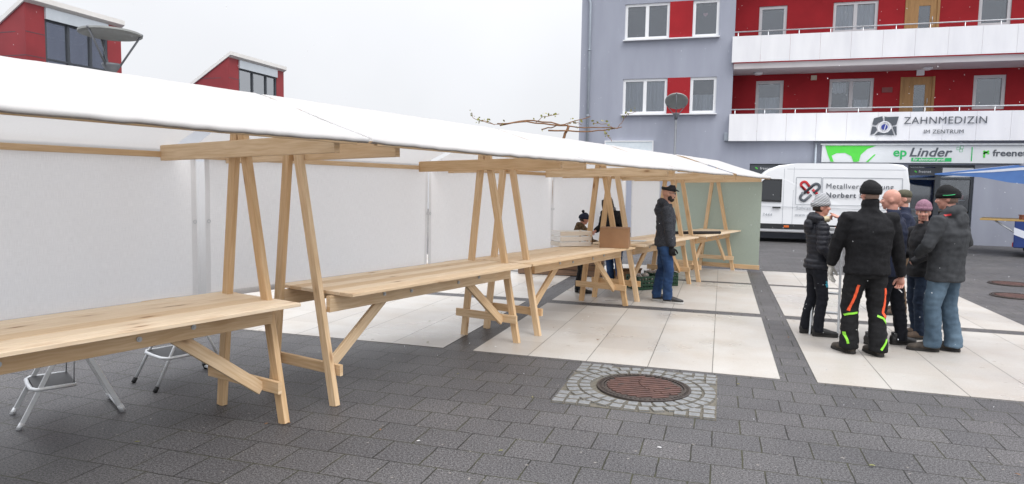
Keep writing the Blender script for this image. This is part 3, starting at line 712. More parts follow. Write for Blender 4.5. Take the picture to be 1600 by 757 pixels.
def stall(s0,L,label,cv,cur,tab,seed,dof=0,end_tarp=False):
    """s0: row position of the left frame; cv: canopy span, cur: back curtain span, tab: tabletop span (all relative to s0)"""
    T=thing('market_stall',label,'market stall',rp(s0,dof),ROW,'wooden market stalls in a row')
    random.seed(seed)
    df=lambda z:.035+.205*z
    db=lambda z:.745-.105*z
    for side,x in ((-1,0.0),(1,L)):
        zt=1.925 if side<0 else 2.16
        for fn in (df,db):
            a=Vector((x,fn(0),0)); b=Vector((x,fn(zt),zt)); ax=(b-a).normalized()
            mb=MB(); mb.beam(a,b,.072,.045,WOOD,up=(1,0,0)); mb.build('leg',T)
            # the foot is cut level with the ground by the ground itself
        ins=-side*.049
        mb=MB(); mb.beam((x+ins,-.50+random.uniform(-.06,.06),1.925+.01),(x+ins,1.37,1.895),.045,.118,WOOD); mb.build('header_beam',T)
        mb=MB(); mb.beam((x+ins,df(.27)-.075,.265),(x+ins,db(.27)+.10,.265),.030,.085,WOOD); mb.build('crossbar',T)
        # diagonal brace from the crossbar to the rail
        bx=x-side*.085; rx=x-side*.72
        mb=MB(); mb.beam((bx+side*.02,.20,.235),(rx,.20,.735),.035,.085,WOOD,up=(0,1,0) if False else (0,0,1)); mb.build('brace',T)
    zr=.765
    for d in (.135,.655):
        mb=MB(); mb.beam((.028,d,zr),(L-.028,d,zr),.04,.125,WOOD); r=mb.build('rail',T)
        if d<.3:
            for bx in (.62,L-.62):
                for q,(o,zz) in enumerate(((0,.01),(.34 if bx<L/2 else -.34,-.005))):
                    mb=MB(); mb.tube([(bx+o,d-.021,zr+zz),(bx+o,d-.030,zr+zz)],.016,STEEL,10); mb.tube([(bx+o,d-.028,zr+zz),(bx+o,d-.036,zr+zz)],.008,STEEL,6); mb.build('bolt',r)
    mb=MB(); x0,x1=tab; y=-.085; n=6; w=(.77+.085)/n
    for i in range(n):
        mb.beam((x0+random.uniform(-.006,.006),y+w*(i+.5),.846+random.uniform(-.0015,.0015)),(x1+random.uniform(-.006,.006),y+w*(i+.5),.846+random.uniform(-.0015,.0015)),w-.005,.024,WOODB,bev=.002)
    for xb in (L*.2,L*.5,L*.8): mb.beam((xb,.0,.830),(xb,.70,.830),.07,.010,WOODB)
    mb.build('tabletop',T)
    mb=MB(); canopy_mesh(mb,cv[0],cv[1]-.025,seed,backgap=.12); mb.build('canopy',T,fix=False)
    for nm,(d,z,w,h) in dict(ridge_pole=(.47,2.275,.04,.06),eave_batten=(-.603,1.95,.03,.035),back_batten=(1.375,1.885,.03,.045)).items():
        mb=MB(); mb.beam((cv[0]+.06,d,z),(cv[1]-.12,d,z),w,h,WOOD); mb.build(nm,T)
    # back curtain
    if cur:
        mb=MB(); c0,c1=cur; n=int((c1-c0)/.05); rows=[]; hm=.045
        us=[c0,c0+hm]+[c0+hm+(c1-c0-2*hm)*i/n for i in range(1,n)]+[c1-hm,c1]
        zs=[1.87,1.80,1.6,1.4,1.2,1.0,.75,.70]
        for u in us:
            row=[]
            for z in zs:
                k=(1.87-z)/1.1
                y=1.398+k*(.030*noise.noise((u*2.2,z*.5,seed))+.008*noise.noise((u*8,z*.8,seed)))+.006*noise.noise((u*5+z*3,z*2,seed+4))+.004*noise.noise((u*3,z*3,seed+9))
                row.append(mb.bm.verts.new((u+ .01*k*noise.noise((z*2,seed,u)),y,z)))
            rows.append(row)
        a,b=mb.mi(CURTAIN),mb.mi(CURTHEM)
        for i in range(len(us)-1):
            for j in range(len(zs)-1):
                hem=i==0 or i==len(us)-2 or j==len(zs)-2
                mb.face([rows[i][j],rows[i+1][j],rows[i+1][j+1],rows[i][j+1]],b if hem else a,[(us[i],zs[j]),(us[i+1],zs[j]),(us[i+1],zs[j+1]),(us[i],zs[j+1])],True)
        C=mb.build('back_curtain',T,fix=False)
        mb=MB(); mb.beam((c0+.02,1.425,.72),(c1-.02,1.425,.72),.03,.05,WOOD); mb.build('hem_batten',C)
        mb=MB()
        for u in (c0+.022,c1-.022):
            for z in (1.35,):
                for k in range(10):
                    a0,a1=2*PI*k/10,2*PI*(k+1)/10
                    mb.quad([(u+r*math.cos(t),1.385,z+r*math.sin(t)) for r,t in ((.009,a0),(.018,a0),(.018,a1),(.009,a1))],STEEL)
        mb.build('eyelet',C)
    if seed==12:  # added strip that stands in for the sky-lit brightness seen through the curtain gap
        mb=MB()
        for i in range(6):
            xa,xb=-.02+.06*i,.04+.06*i; mb.quad([(xa,1.95+.01*(i%2),.5),(xb,1.95+.01*((i+1)%2),.5),(xb,1.95+.01*((i+1)%2),1.86),(xa,1.95+.01*(i%2),1.86)],CANOPY,[(xa,0),(xb,0),(xb,1.2),(xa,1.2)])
        mb.build('added_gap_strip',T,'added pale strip standing in for the bright view through the gap between two curtains',fix=False)
    if end_tarp:
        mb=MB(); n=20; x=L+.075; rows=[]
        ds=[-.53-dof+(1.40+.53)*i/n for i in range(n+1)]; zs=[1.88,1.5,1.1,.7,.3,.12]
        for d in ds: rows.append([mb.bm.verts.new((x+.012*noise.noise((d*2,z,4)),d,z)) for z in zs])
        a=mb.mi(TARP)
        for i in range(n):
            for j in range(len(zs)-1): mb.face([rows[i][j],rows[i+1][j],rows[i+1][j+1],rows[i][j+1]],a,[(ds[i],zs[j]),(ds[i+1],zs[j]),(ds[i+1],zs[j+1]),(ds[i],zs[j+1])],True)
        W=mb.build('end_tarpaulin',T,fix=False)
        mb=MB(); mb.beam((x-.022,-.55-dof,.095),(x-.022,1.40,.095),.03,.09,WOOD); mb.build('hem_batten',W)
    return T
stall(-2.62,2.62,'nearest market stall with two step ladders under its table','x' and (-.36,2.80),(-.30,2.86),(-.05,2.68),11)
stall(.47,2.60,'second market stall from the camera with an empty table','x' and (-.29,2.80),(-.15,2.73),(.07,2.68),12)
stall(3.52,2.49,'middle market stall with a white crate and a cardboard box on its table','x' and (-.27,2.66),(-.31,2.69),(-.34,2.50),13)
stall(6.45,2.42,'market stall with the green crates under its table','x' and (-.29,2.57),(-.22,2.64),(-.06,2.50),14)
stall(9.24,2.33,'farthest market stall closed at its end by a green tarpaulin','x' and (-.24,2.52),(-.03,1.50),(-.06,2.40),15,-.06,True)
# ------------------------------------------------------------------ van
def van():
    X0,Y0=-.28,24.3
    t=thing('delivery_van','white high roofed delivery van with red and grey knot logo and company lettering','van',(X0,Y0,0))
    T=lambda y,z:y+(max(0,z-1.15)*.075 if y<1 else -max(0,z-1.15)*.075)   # tumblehome
    f=lambda u,v,d:(u,T(d,v),v)
    prof=[(.02,.32),(-.0,.75),(.10,1.02),(.85,1.28),(1.0,1.40),(1.55,2.28),(1.70,2.42),(2.05,2.56),(2.6,2.63),(5.3,2.64),(5.72,2.60),(5.86,2.50),(5.93,2.0),(5.96,1.1),(5.97,.34)]
    arch=lambda cx:[(cx+.42*math.cos(a),.34+.42*math.sin(a)) for a in [PI*i/12 for i in range(13)]]
    poly=prof+arch(4.85)+arch(1.05)
    mb=MB(); mb.prism(poly,0,1.98,VANPAINT,f,.07,4)
    for q in mb.bm.faces: q.smooth=False
    body=mb.build('body',t)
    y=lambda z:T(0,z)
    # panel joints and pressed swages
    mb=MB()
    def line(pts,w=.014,m=LETTERL,dep=.004):
        for (xa,za),(xb,zb) in zip(pts,pts[1:]):
            mb.beam((xa,y(za)-dep*.3,za),(xb,y(zb)-dep*.3,zb),dep,w,m,up=(0,0,1) if abs(xb-xa)>abs(zb-za) else (1,0,0),bev=.0005)
    line([(2.22,.5),(2.22,2.45)]); line([(2.52,.5),(2.52,2.5)],.012)
    for a,b in ((2.60,3.36),(3.40,5.72)): line([(a,2.17),(b,2.17)],.02); line([(a,1.28),(b,1.28)],.02); line([(a,1.28),(a,2.17)],.02); line([(b,1.28),(b,2.17)],.02)
    line([(2.3,2.44),(5.8,2.44)],.012); line([(.2,1.22),(5.9,1.14)],.014)
    mb.build('panel_joints',body)['kind']='stuff'
    mb=MB(); mb.beam((1.25,-.012,.54),(4.36,-.012,.54),.03,.17,DARK,bev=.01); mb.beam((5.34,-.012,.54),(5.92,-.012,.54),.03,.17,DARK,bev=.01); mb.build('rub_strip',t)
    for x in (2.35,3.9): 
        mb=MB(); mb.box((x,-.032,.54),(.16,.02,.07),ORANGE,None,.006); mb.build('side_marker',t)
    mb=MB(); mb.prism([(1.22,1.42),(2.12,1.40),(2.12,2.05),(1.66,2.06),(1.58,2.0)],-.006,.02,VANGLASS,lambda u,v,d:(u,y(v)+d,v)); w=mb.build('side_window',t)
    mb=MB(); mb.prism([(1.16,1.36),(2.16,1.34),(2.16,2.10),(1.64,2.11),(1.54,2.03)],-.003,.018,RUBBER,lambda u,v,d:(u,y(v)+d,v)); mb.build('seal',w)
    mb=MB(); mb.prism([(.95,1.42),(1.5,2.26),(1.52,2.24),(.97,1.40)],.15,1.83,VANGLASS,lambda u,v,d:(u-.02,d,v)); mb.build('windscreen',t)
    mb=MB(); mb.box((2.02,y(1.22)-.02,1.16),(.26,.035,.05),DARK,None,.01); mb.build('door_handle',t)
    mb=MB(); mb.box((1.12,-.16,1.55),(.16,.2,.32),DARK,None,.03); mb.build('wing_mirror',t)
    for x in (1.05,4.85):
        mb=MB(); mb.tube([(x,.06,.34),(x,.10,.34),(x,.24,.34),(x,.28,.34)],[.30,.34,.34,.30],RUBBER,24); wb=mb.build('wheel',t)
        mb=MB(); mb.tube([(x,.055,.34),(x,.09,.34)],[.17,.20],STEEL,18); mb.build('rim',wb)
        mb=MB(); mb.tube([(x,1.72,.34),(x,1.92,.34)],[.33,.33],RUBBER,24); mb.build('wheel',t)
    mb=MB(); mb.box((2.95,1,.40),(3.0,1.7,.16),DARK); mb.box((5.5,1,.40),(.7,1.7,.16),DARK); mb.build('underbody',t)
    mb=MB(); mb.box((5.955,.20,1.35),(.04,.16,.75),REDL,None,.01); mb.build('tail_light',t)
    # writing on the side, following the lean of the panel
    lean=math.atan(.075)
    def on(x,z): return Matrix.Translation((x,y(z)-.006,z))@Matrix.Rotation(PI/2-lean,4,'X')
    mb=MB(); mb.text('Metallverarbeitung',.235,LETTERG,on(3.50,1.82),.002,.0,sx=.98,space=1.12);mb.build('lettering',t); mb=MB(); mb.text('Norbert S',.225,LETTERG,on(3.50,1.53),.002,.005,sx=1.02,space=1.16)
    mb.build('lettering',t); mb=MB(); mb.text('Sohraer Straße',.15,LETTERL,on(2.62,1.12),.002,.001,space=1.12); mb.build('lettering',t); mb=MB(); mb.text('www.metallbau',.14,LETTERL,on(2.60,.90),.002,.001,space=1.1)
    mb.build('lettering',t); mb=MB(); mb.text('7444',.13,LETTERL,on(1.60,.88),.002,.001,space=1.2)
    mb.build('lettering',t)
    # knot emblem: two interlocked rounded links
    mb=MB(); E=Vector((3.02,0,1.69))
    def link(pts,m,dy):
        P=[Vector((E.x+u*.40,0,E.z+v*.40)) for u,v in pts]
        for p in P: p.y=y(p.z)-.006-dy
        mb.loft(P,[(.042,.004)]*len(P),m,8,True,True,ref=None)
    def arc(cx,cz,r,a0,a1,n=10): return [(cx+r*math.cos(R(a0+(a1-a0)*i/n)),cz+r*math.sin(R(a0+(a1-a0)*i/n))) for i in range(n+1)]
    link([(-.05,-.10)]+[(-.62,.45)]+arc(-.45,.60,.24,225,45)+[(.10,.28)],LOGORED,0)
    link([(.20,.22),(.75,-.32)],LOGORED,.002); link([(.40,-.72),(.28,-.84)],LOGORED,.002)
    link([(-.45,-.12)]+[(.28,.62)]+arc(.47,.44,.25,135,-45)+[(.30,-.08)],LETTERG,.003)
    link([(-.50,-.02)]+arc(-.45,-.45,.25,135,315)+[(.12,-.20)],LETTERG,.004)
    mb.build('emblem',t)
van()
# ------------------------------------------------------------------ blue kiosk at the right
def kiosk():
    t=thing('blue_kiosk','blue market trailer with sloping blue and white awning and fold out wooden counter','market trailer',(7.72,22,0),R(-20))
    mb=MB(); mb.box((1.6,1.2,.63),(3.2,2.4,.74),NAVY,None,.02); b=mb.build('body',t)
    mb=MB(); f=lambda u,v,d:(u,d,v)
    mb.prism([(.0,.62),(.25,.52),(.7,.44),(1.6,.50),(1.6,.66),(.8,.60),(.3,.70),(.0,.82)],-.006,.003,WHITECL,f)
    mb.prism([(.0,.62),(.25,.52),(.7,.44),(1.6,.50),(1.6,.66),(.8,.60),(.3,.70),(.0,.82)],-.006,.003,WHITECL,lambda u,v,d:(d,u,v)); mb.build('wave_stripe',b)
    mb=MB(); mb.box((-.012,.15,.34),(.03,.22,.12),REDL,None,.01); mb.build('tail_light',t)
    for x in (0.42,3.1):
        for yy in (.06,2.34):
            mb=MB(); mb.box((x,yy,1.88),(.10,.10,1.78),NAVY); mb.build('post',t)
    mb=MB(); mb.box((1.75,1.2,2.80),(3.3,2.6,.10),NAVY,None,.02); mb.build('roof',t)
    mb=MB()
    mb.prism([(-1.95,2.26),(.0,2.50),(.0,2.53),(-1.95,2.29)],-.1,2.4,SKYB,f)
    mb.prism([(-1.75,2.295),(-.9,2.405),(-.1,2.515),(-.1,2.522),(-1.2,2.392),(-1.75,2.302)],-.09,1.0,WHITECL,f)
    a=mb.build('awning',t)
    mb=MB(); mb.prism([(-1.95,2.26),(.0,2.50),(.45,2.50),(.45,1.98),(-.2,2.05),(-.85,2.19)],-.115,-.105,SKYB,f); mb.prism([(-1.6,2.29),(.45,2.50),(.45,2.42),(-.6,2.33)],-.122,-.116,WHITECL,f); mb.build('valance',a)
    random.seed(3)
    mb=MB(); mb.beam((-.80,.8,1.015),(2.4,.8,1.005),1.6,.045,plain('yellow counter board',(.55,.36,.12),(.42,.26,.08),4,.5)); c=mb.build('counter',t)
    mb=MB(); mb.tube([(-.45,.1,.99),(.35,.1,.45)],.022,STEEL); mb.build('strut',c)
    for x in (.5,2.6):
        mb=MB(); mb.tube([(x,.25,.29),(x,.45,.29)],.29,RUBBER,20); mb.build('wheel',t)
    mb=MB(); mb.box((0,0,.06),(.34,.22,.12),plain('red brown tray',(.25,.08,.04)),None,.01); mb.box((0,0,.13),(.36,.24,.02),plain('red brown tray rim',(.30,.10,.05)))
    o=mb.build('goods_tray'); o.location=(8.05,22.1,1.03); tag(o,'small reddish brown tray on the yellow trailer counter','tray')
kiosk()
manhole((4.77,13.3,.004),'dark worn manhole cover at right edge, the nearer of two',.95)
manhole((5.33,15.15,.004),'dark worn manhole cover at right edge, the farther of two',.95)
# ------------------------------------------------------------------ stall goods and ladders
def goods():
    random.seed(21)
    t=thing('wooden_crate','white slatted wooden crate on the middle stall table','crate',(-2.04,9.55,.859),R(42)); t.scale=(.84,.84,.95)
    for zz in (.035,.115,.195):
        for yy in (-.17,.17):
            mb=MB(); mb.beam((-.3,yy,zz),(.3,yy,zz),.014,.058,WHITEWOOD); mb.build('slat',t)
        for xx in (-.293,.293):
            mb=MB(); mb.beam((xx,-.162,zz),(xx,.162,zz),.014,.058,WHITEWOOD); mb.build('slat',t)
    for xx in (-.272,.272):
        for yy in (-.149,.149): mb=MB(); mb.box((xx,yy,.115),(.027,.027,.225),WHITEWOOD); mb.build('corner_post',t)
    mb=MB(); mb.box((0,0,.012),(.57,.32,.014),WHITEWOOD); mb.build('floor',t)
    t=thing('cardboard_box','plain brown cardboard box on the middle stall table','box',(-1.42,9.62,.859),R(4))
    mb=MB(); w,d,h=.40,.34,.275
    mb.box((0,0,h/2),(w,d,h),CARD,None,.004); mb.build('carton',t)
    mb=MB(); mb.box((0,-d/4-.001,h+.003),(w+.002,d/2-.003,.004),CARD); mb.build('flap',t)
    mb=MB(); mb.box((0,d/4+.001,h+.003),(w+.002,d/2-.003,.004),CARD); mb.build('flap',t)
    mb=MB(); mb.box((0,0,h+.0065),(w+.004,.05,.002),CARDD); mb.box((w/2+.001,0,h-.03),(.002,.05,.06),CARDD); mb.build('tape',t)
    mb=MB(); mb.tube([(0,0,0),(.42,.30,0),(.80,.60,0)],[.028,.03,.026],RUBBER,10); mb.ball((0,0,0),.03,RUBBER,8,6); mb.ball((.8,.6,0),.03,RUBBER,8,6)
    o=mb.build('rolled_bag'); o.location=(-.82,13.0,.888); tag(o,'long black rolled sheet on the farthest stall table','roll')
    mb=MB()
    v=[(0,0,.002),(.32,.02,.012),(.34,.24,.03),(.01,.22,.004)]
    mb.prism([(0,0),(.32,.02),(.34,.24),(.01,.22)],0,.004,PAPER,lambda u,v_,d:(u,v_,d)); o=mb.build('paper_sheet'); o.location=rp(6.95,.50,.862); tag(o,'white sheet of paper on table before the child','paper')
    def gcrate(loc,rz,label):
        t=thing('plastic_crate',label,'crate',loc,rz,'green plastic crates under the stalls')
        w,d,h=.50,.36,.22
        mb=MB(); mb.box((0,0,.01),(w,d,.016),CRATEG)
        for yy in (-d/2,d/2):
            for zz in (.03,.09,.15,.215): mb.box((0,yy,zz),(w,.014,.032),CRATEG)
            for i in range(9): mb.box((-w/2+.01+i*(w-.02)/8,yy,.12),(.02,.018,h),CRATEG)
        for xx in (-w/2,w/2):
            for zz in (.03,.09,.15,.215): mb.box((xx,0,zz),(.014,d-.02,.032),CRATEG)
            for i in range(5): mb.box((xx,-d/2+.03+i*(d-.06)/4,.12),(.018,.02,h),CRATEG)
        mb.build('basket',t)
        mb=MB()
        rn=random.Random(5)
        for i in range(26): mb.ball((rn.uniform(-.24,.24),rn.uniform(-.14,.14),rn.uniform(.08,.25)),(rn.uniform(.03,.07),rn.uniform(.03,.06),rn.uniform(.025,.05)),FOIL,7,5)
        mb.build('contents',t)['kind']='stuff'
    gcrate((-1.20,11.66,.004),R(40),'green plastic crate with clear wrapped goods under the table beside man in flat cap')
    gcrate((-.98,12.25,.004),R(24),'green plastic crate half hidden behind the jeans of man in flat cap')
    t=thing('cardboard_box','small open cardboard box on the ground under stall table','box',(-1.55,12.05,.004),R(25))
    mb=MB()
    for (c,s) in (((0,0,.01),(.4,.3,.01)),((0,-.15,.13),(.4,.008,.26)),((0,.15,.13),(.4,.008,.26)),((-.2,0,.13),(.008,.29,.26)),((.2,0,.13),(.008,.29,.26))): mb.box(c,s,CARD)
    mb.build('carton',t)
    mb=MB(); mb.box((0,-.19,.28),(.4,.006,.1),CARDD,Matrix.Rotation(.9,3,'X')); mb.build('flap',t)
    # planter with the vine that climbs above the tent
    t=thing('planter','low weathered brown wooden planter behind the stalls','planter',(-2.95,13.0,.004),R(5))
    for i in range(4):
        for yy in (-.3,.3): mb=MB(); mb.beam((-.8,yy,.06+.11*i),(.8,yy,.06+.11*i),.025,.10,WOODOLD); mb.build('plank',t)
        for xx in (-.8,.8): mb=MB(); mb.beam((xx,-.28,.06+.11*i),(xx,.28,.06+.11*i),.025,.10,WOODOLD); mb.build('plank',t)
    mb=MB(); mb.box((0,0,.20),(1.56,.56,.40),plain('soil',(.04,.03,.02),(.025,.02,.014),20,.9,.6)); mb.build('soil',t)
    mb=MB(); rn=random.Random(2)
    for i in range(160):
        x,y=rn.uniform(-.76,.76),rn.uniform(-.27,.27); h=rn.uniform(.03,.10)
        mb.face([mb.bm.verts.new(p) for p in ((x-.012,y,.40),(x+.012,y,.40),(x+rn.uniform(-.05,.05),y+rn.uniform(-.05,.05),.40+h))],mb.mi(MOSS))
    mb.build('ground_cover',t)['kind']='stuff'
goods()
def vine():
    t=thing('climbing_vine','bare climbing vine with few yellow leaves above the white tent roof','vine',(-3.2,12.95,.40))
    o=Vector((-3.2,12.95,.40)); rn=random.Random(9)
    def sub(pts,r0,r1,n=5,jit=.02):
        P=[Vector(p)-o for p in pts]; out=[]
        for i in range(len(P)-1):
            for k in range(n): out.append(P[i].lerp(P[i+1],k/n)+Vector((rn.uniform(-jit,jit),rn.uniform(-jit,jit),rn.uniform(-jit,jit))))
        out.append(P[-1]); m=len(out); return out,[r0+(r1-r0)*i/(m-1) for i in range(m)]
    mb=MB(); tips=[]
    mb.tube(*sub([(-3.2,12.95,.4),(-3.15,12.9,1.6),(-3.0,12.85,2.5),(-2.85,12.87,2.86)],.035,.025),BARK,7); trunk=mb.build('stem',t)
    br=[[(-2.85,12.87,2.86),(-3.6,12.6,2.92),(-4.15,12.46,2.88)],[(-4.1,12.5,2.86),(-3.5,12.7,2.96),(-2.7,12.9,2.84),(-1.95,13.15,2.83)],[(-3.35,12.73,2.78),(-3.05,12.8,2.86),(-2.45,12.95,3.04)],
        [(-3.2,12.7,2.77),(-2.6,12.9,2.76),(-2.1,13.1,2.80),(-1.88,13.17,2.86)],[(-1.95,13.15,2.84),(-1.85,13.2,3.0),(-1.80,13.2,3.1),(-1.62,13.22,3.14)],[(-2.0,13.12,2.82),(-2.15,13.05,2.9),(-2.4,12.98,2.92)],
        [(-4.1,12.5,2.86),(-4.3,12.42,2.88),(-4.6,12.34,2.98),(-4.62,12.33,3.08)],[(-4.2,12.45,2.86),(-4.4,12.4,2.94),(-4.5,12.38,2.91)],[(-3.5,12.7,2.9),(-3.3,12.72,3.02),(-3.02,12.8,3.08)],[(-2.2,13.05,2.8),(-2.1,13.05,2.66),(-2.05,13.05,2.58)],[(-2.9,12.8,2.86),(-2.75,12.85,2.94),(-2.6,12.9,2.88)]]
    for i,b in enumerate(br):
        thick=.017 if i in (0,1,3) else .013 if i==2 else .006
        P,r=sub(b,thick,thick*.55 if i<4 else .005,5,.012); mb=MB(); mb.tube(P,r,BARK,6); bo=mb.build('branch',t)
        mb=MB()
        cnt=3 if i<4 else 10
        for k in range(cnt):
            p=P[rn.randrange(len(P)//3 if i>3 else 0,len(P))]+Vector((rn.uniform(-.05,.05),rn.uniform(-.05,.05),rn.uniform(-.03,.07)))
            q=Quaternion((rn.uniform(-1,1),rn.uniform(-1,1),rn.uniform(-1,1),1)).normalized().to_matrix(); s=rn.uniform(.016,.034)
            mb.face([mb.bm.verts.new(p+q@Vector(v)*s) for v in ((0,-1,0),(.7,-.2,.15),(.5,.6,.1),(0,1.1,-.1),(-.5,.6,.1),(-.7,-.2,.15))],mb.mi(LEAF))
        mb.build('leaves',bo)['kind']='stuff'
vine()
def stepstool(loc,rz,round_,label):
    """folding step stool: front legs with a tread between, U shaped rear leg"""
    t=thing('step_ladder',label,'step ladder',loc,rz,'folding step ladders under the first stall')
    r=.0125; top=.66; hw=.20
    fx=lambda z:.0-.33*z/top          # front legs lean back (towards -x)
    for yy in (-hw,hw):
        mb=MB()
        if round_: mb.tube([(fx(0)+.0,yy,.0),(fx(top),yy*.85,top)],.013,ALU,8)
        else: mb.beam((fx(0),yy,.0),(fx(top),yy*.85,top),.014,.030,ALU,up=(0,1,0) if False else (1,0,0))
        l=mb.build('front_leg',t)
        mb=MB(); mb.tube([(.003,yy,0),(-.02,yy,.04)],.018,RUBBER if round_ else ALU,8); mb.build('foot',l)
    bx=lambda z:-.62+(.30)*z/top
    for yy in (-hw,hw):
        mb=MB(); 
        if round_: mb.tube([(bx(.03),yy,.03),(bx(top*.95),yy*.85,top*.95)],.012,ALU,8)
        else: mb.beam((bx(.02),yy,.02),(bx(top*.95),yy*.85,top*.95),.016,.034,ALU,up=(1,0,0))
        l=mb.build('rear_leg',t)
        mb=MB(); mb.tube([(bx(0),yy,.0),(bx(.05),yy,.05)],.02,RUBBER if round_ else ALU,8); mb.build('foot',l)
    mb=MB(); mb.tube([(bx(.03),-hw,.025),(bx(.03),hw,.025)],.014,ALU,8); mb.build('floor_bar',t)
    for z,dp in ((.25,.24),(.55,.26)):
        mb=MB(); x=fx(z)
        mb.box((x-dp/2+.03,0,z),(dp,hw*1.9-.02,.016),DARK); 
        p=mb.build('tread',t)
        mb=MB(); mb.tube([(x-dp+.03,-hw*.97,z),(x+.02,-hw*.97,z),(x+.045,-hw*.7,z),(x+.05,0,z),(x+.045,hw*.7,z),(x+.02,hw*.97,z),(x-dp+.03,hw*.97,z)],.014,ALU,8); mb.build('rim',p)
    for yy in (-hw+.03,hw-.03):
        mb=MB(); mb.tube([(fx(.25)-.2,yy,.25),(bx(.55)+.03,yy*.9,.58)],.005,STEEL,6); mb.build('stay',t)
stepstool((-4.60,3.40,.003),R(-122),False,'flat sided aluminium step ladder under nearest table, at the left edge')
stepstool((-4.43,4.33,.003),R(-112),True,'round tubed white step ladder with black feet under nearest table')
# ------------------------------------------------------------------ people
SKIN=plain('skin',(.56,.31,.22),(.48,.245,.17),14,.5,.1,80)
SKINP=plain('pinkish skin',(.58,.30,.23),(.47,.21,.155),14,.5,.1,80)
EYEW=plain('eye white',(.6,.58,.55)); EYED=plain('eye dark',(.03,.022,.018)); LIP=plain('lip',(.40,.14,.12)); BROW=plain('brow',(.10,.06,.04))
BEARD=plain('dark beard',(.055,.038,.03),(.02,.015,.012),90,.9,.6,150)
HAIRD=plain('dark brown hair',(.045,.028,.02),(.018,.012,.01),40,.6,.6,90,stretch=(1,1,.15))
HAIRG=plain('short grey stubble',(.30,.20,.155),(.24,.155,.12),60,.7)
def cloth(name,c1,c2=None,scale=30,bump=.5,bs=220,rough=.85,stretch=(1,1,1)): return plain(name,c1,c2,scale,rough,bump,bs,0,.25,stretch)
FLEECE=cloth('black fleece',(.0125,.0125,.0145),(.006,.006,.0075),40,.8,160)
PUFF=cloth('black puffer nylon',(.021,.022,.029),(.012,.013,.018),12,.2,60,.5)
NAVYJ=cloth('navy jacket',(.016,.022,.048),(.010,.014,.032),14,.3,120,.7)
GREYJ=cloth('dark grey softshell',(.050,.053,.058),(.030,.032,.036),18,.4,170,.75)
HOODIE=cloth('charcoal melange hoodie',(.060,.064,.076),(.022,.025,.032),55,.6,200)
BLACKJ=cloth('black jacket',(.017,.017,.02),(.010,.010,.012),20,.4,120,.7)
OLIVEJ=cloth('brown camouflage jacket',(.16,.10,.05),(.035,.027,.02),26,.5,120)
JEANS=cloth('blue denim',(.036,.085,.20),(.014,.034,.09),5,.5,240,stretch=(1,1,.6))
JEANSG=cloth('faded grey blue denim',(.125,.185,.245),(.045,.075,.11),4.5,.5,240,stretch=(1,1,.5))
JEANSD=cloth('dark blue denim',(.020,.034,.062),(.012,.02,.04),9,.5,240)
BLACKT=cloth('black work trousers',(.0135,.0135,.015),(.008,.008,.009),18,.4,150)
BLACKT2=cloth('blue black trousers',(.012,.013,.019),(.007,.008,.012),18,.4,150)
BROWNT=cloth('brown trousers',(.115,.075,.045),(.075,.048,.03),12,.4,150)
KNITB=cloth('black knit',(.012,.012,.013),(.006,.006,.007),60,.8,130)
KNITL=cloth('lilac knit',(.34,.19,.25),(.24,.125,.175),60,.9,130)
OLIVEC=cloth('olive cap cloth',(.105,.10,.07),(.07,.068,.048),20,.5,150)
CAPG=cloth('dark grey tweed',(.035,.036,.04),(.018,.019,.022),80,.6,200)
GLOVEW=cloth('white work glove',(.58,.56,.52),(.45,.43,.40),25,.5,150)
GLOVEB=cloth('black glove',(.02,.02,.022))
SHOEB=plain('black leather shoe',(.02,.019,.019),(.011,.011,.012),20,.5,.2,80)
SHOET=plain('brown suede shoe',(.105,.068,.045),(.06,.04,.028),24,.8,.3,100)
SHOEG=plain('muddy grey brown boot',(.075,.06,.048),(.032,.026,.022),22,.8,.3,100)
SOLEW=plain('white sole',(.6,.59,.57),(.48,.47,.45),9,.6); SOLEB=plain('dark sole',(.02,.018,.017),None,9,.7)
SCARFG=cloth('grey scarf',(.22,.22,.23),(.10,.10,.11),50,.8,90)
CREAM=cloth('cream collar',(.62,.55,.38),(.5,.44,.30))
NEONO=plain('neon orange trim',(.85,.10,.025),(.75,.085,.02),5,.5); NEONG=plain('neon green trim',(.28,.75,.05),(.24,.65,.04),5,.5); CYAN=plain('cyan trim',(.02,.30,.42),(.018,.26,.37),5,.5); REDT=plain('red zip trim',(.5,.03,.035),None,5,.5); GREENT=plain('green knit line',(.04,.45,.16),None,5,.6)
def striped(name,a,b,freq,axis=(0,.45,1)):
    m,n,l,p=nt(name); p.inputs['Roughness'].default_value=.9
    tc=n.new('ShaderNodeTexCoord'); d=n.new('ShaderNodeVectorMath'); d.operation='DOT_PRODUCT'; d.inputs[1].default_value=axis; l.new(tc.outputs['Object'],d.inputs[0])
    sn=math_(n,l,'SINE',math_(n,l,'MULTIPLY',d.outputs['Value'],freq)); c=ramp(n,l,math_(n,l,'ADD',math_(n,l,'MULTIPLY',sn,.5),.5),.42,.62,a,b)
    l.new(c,p.inputs['Base Color']); bp=n.new('ShaderNodeBump'); bp.inputs['Strength'].default_value=.6; bp.inputs['Distance'].default_value=.006; l.new(sn,bp.inputs['Height']); l.new(bp.outputs[0],p.inputs['Normal'])
    return m
KNITS=striped('grey striped knit',(.16,.165,.175),(.52,.53,.55),300)
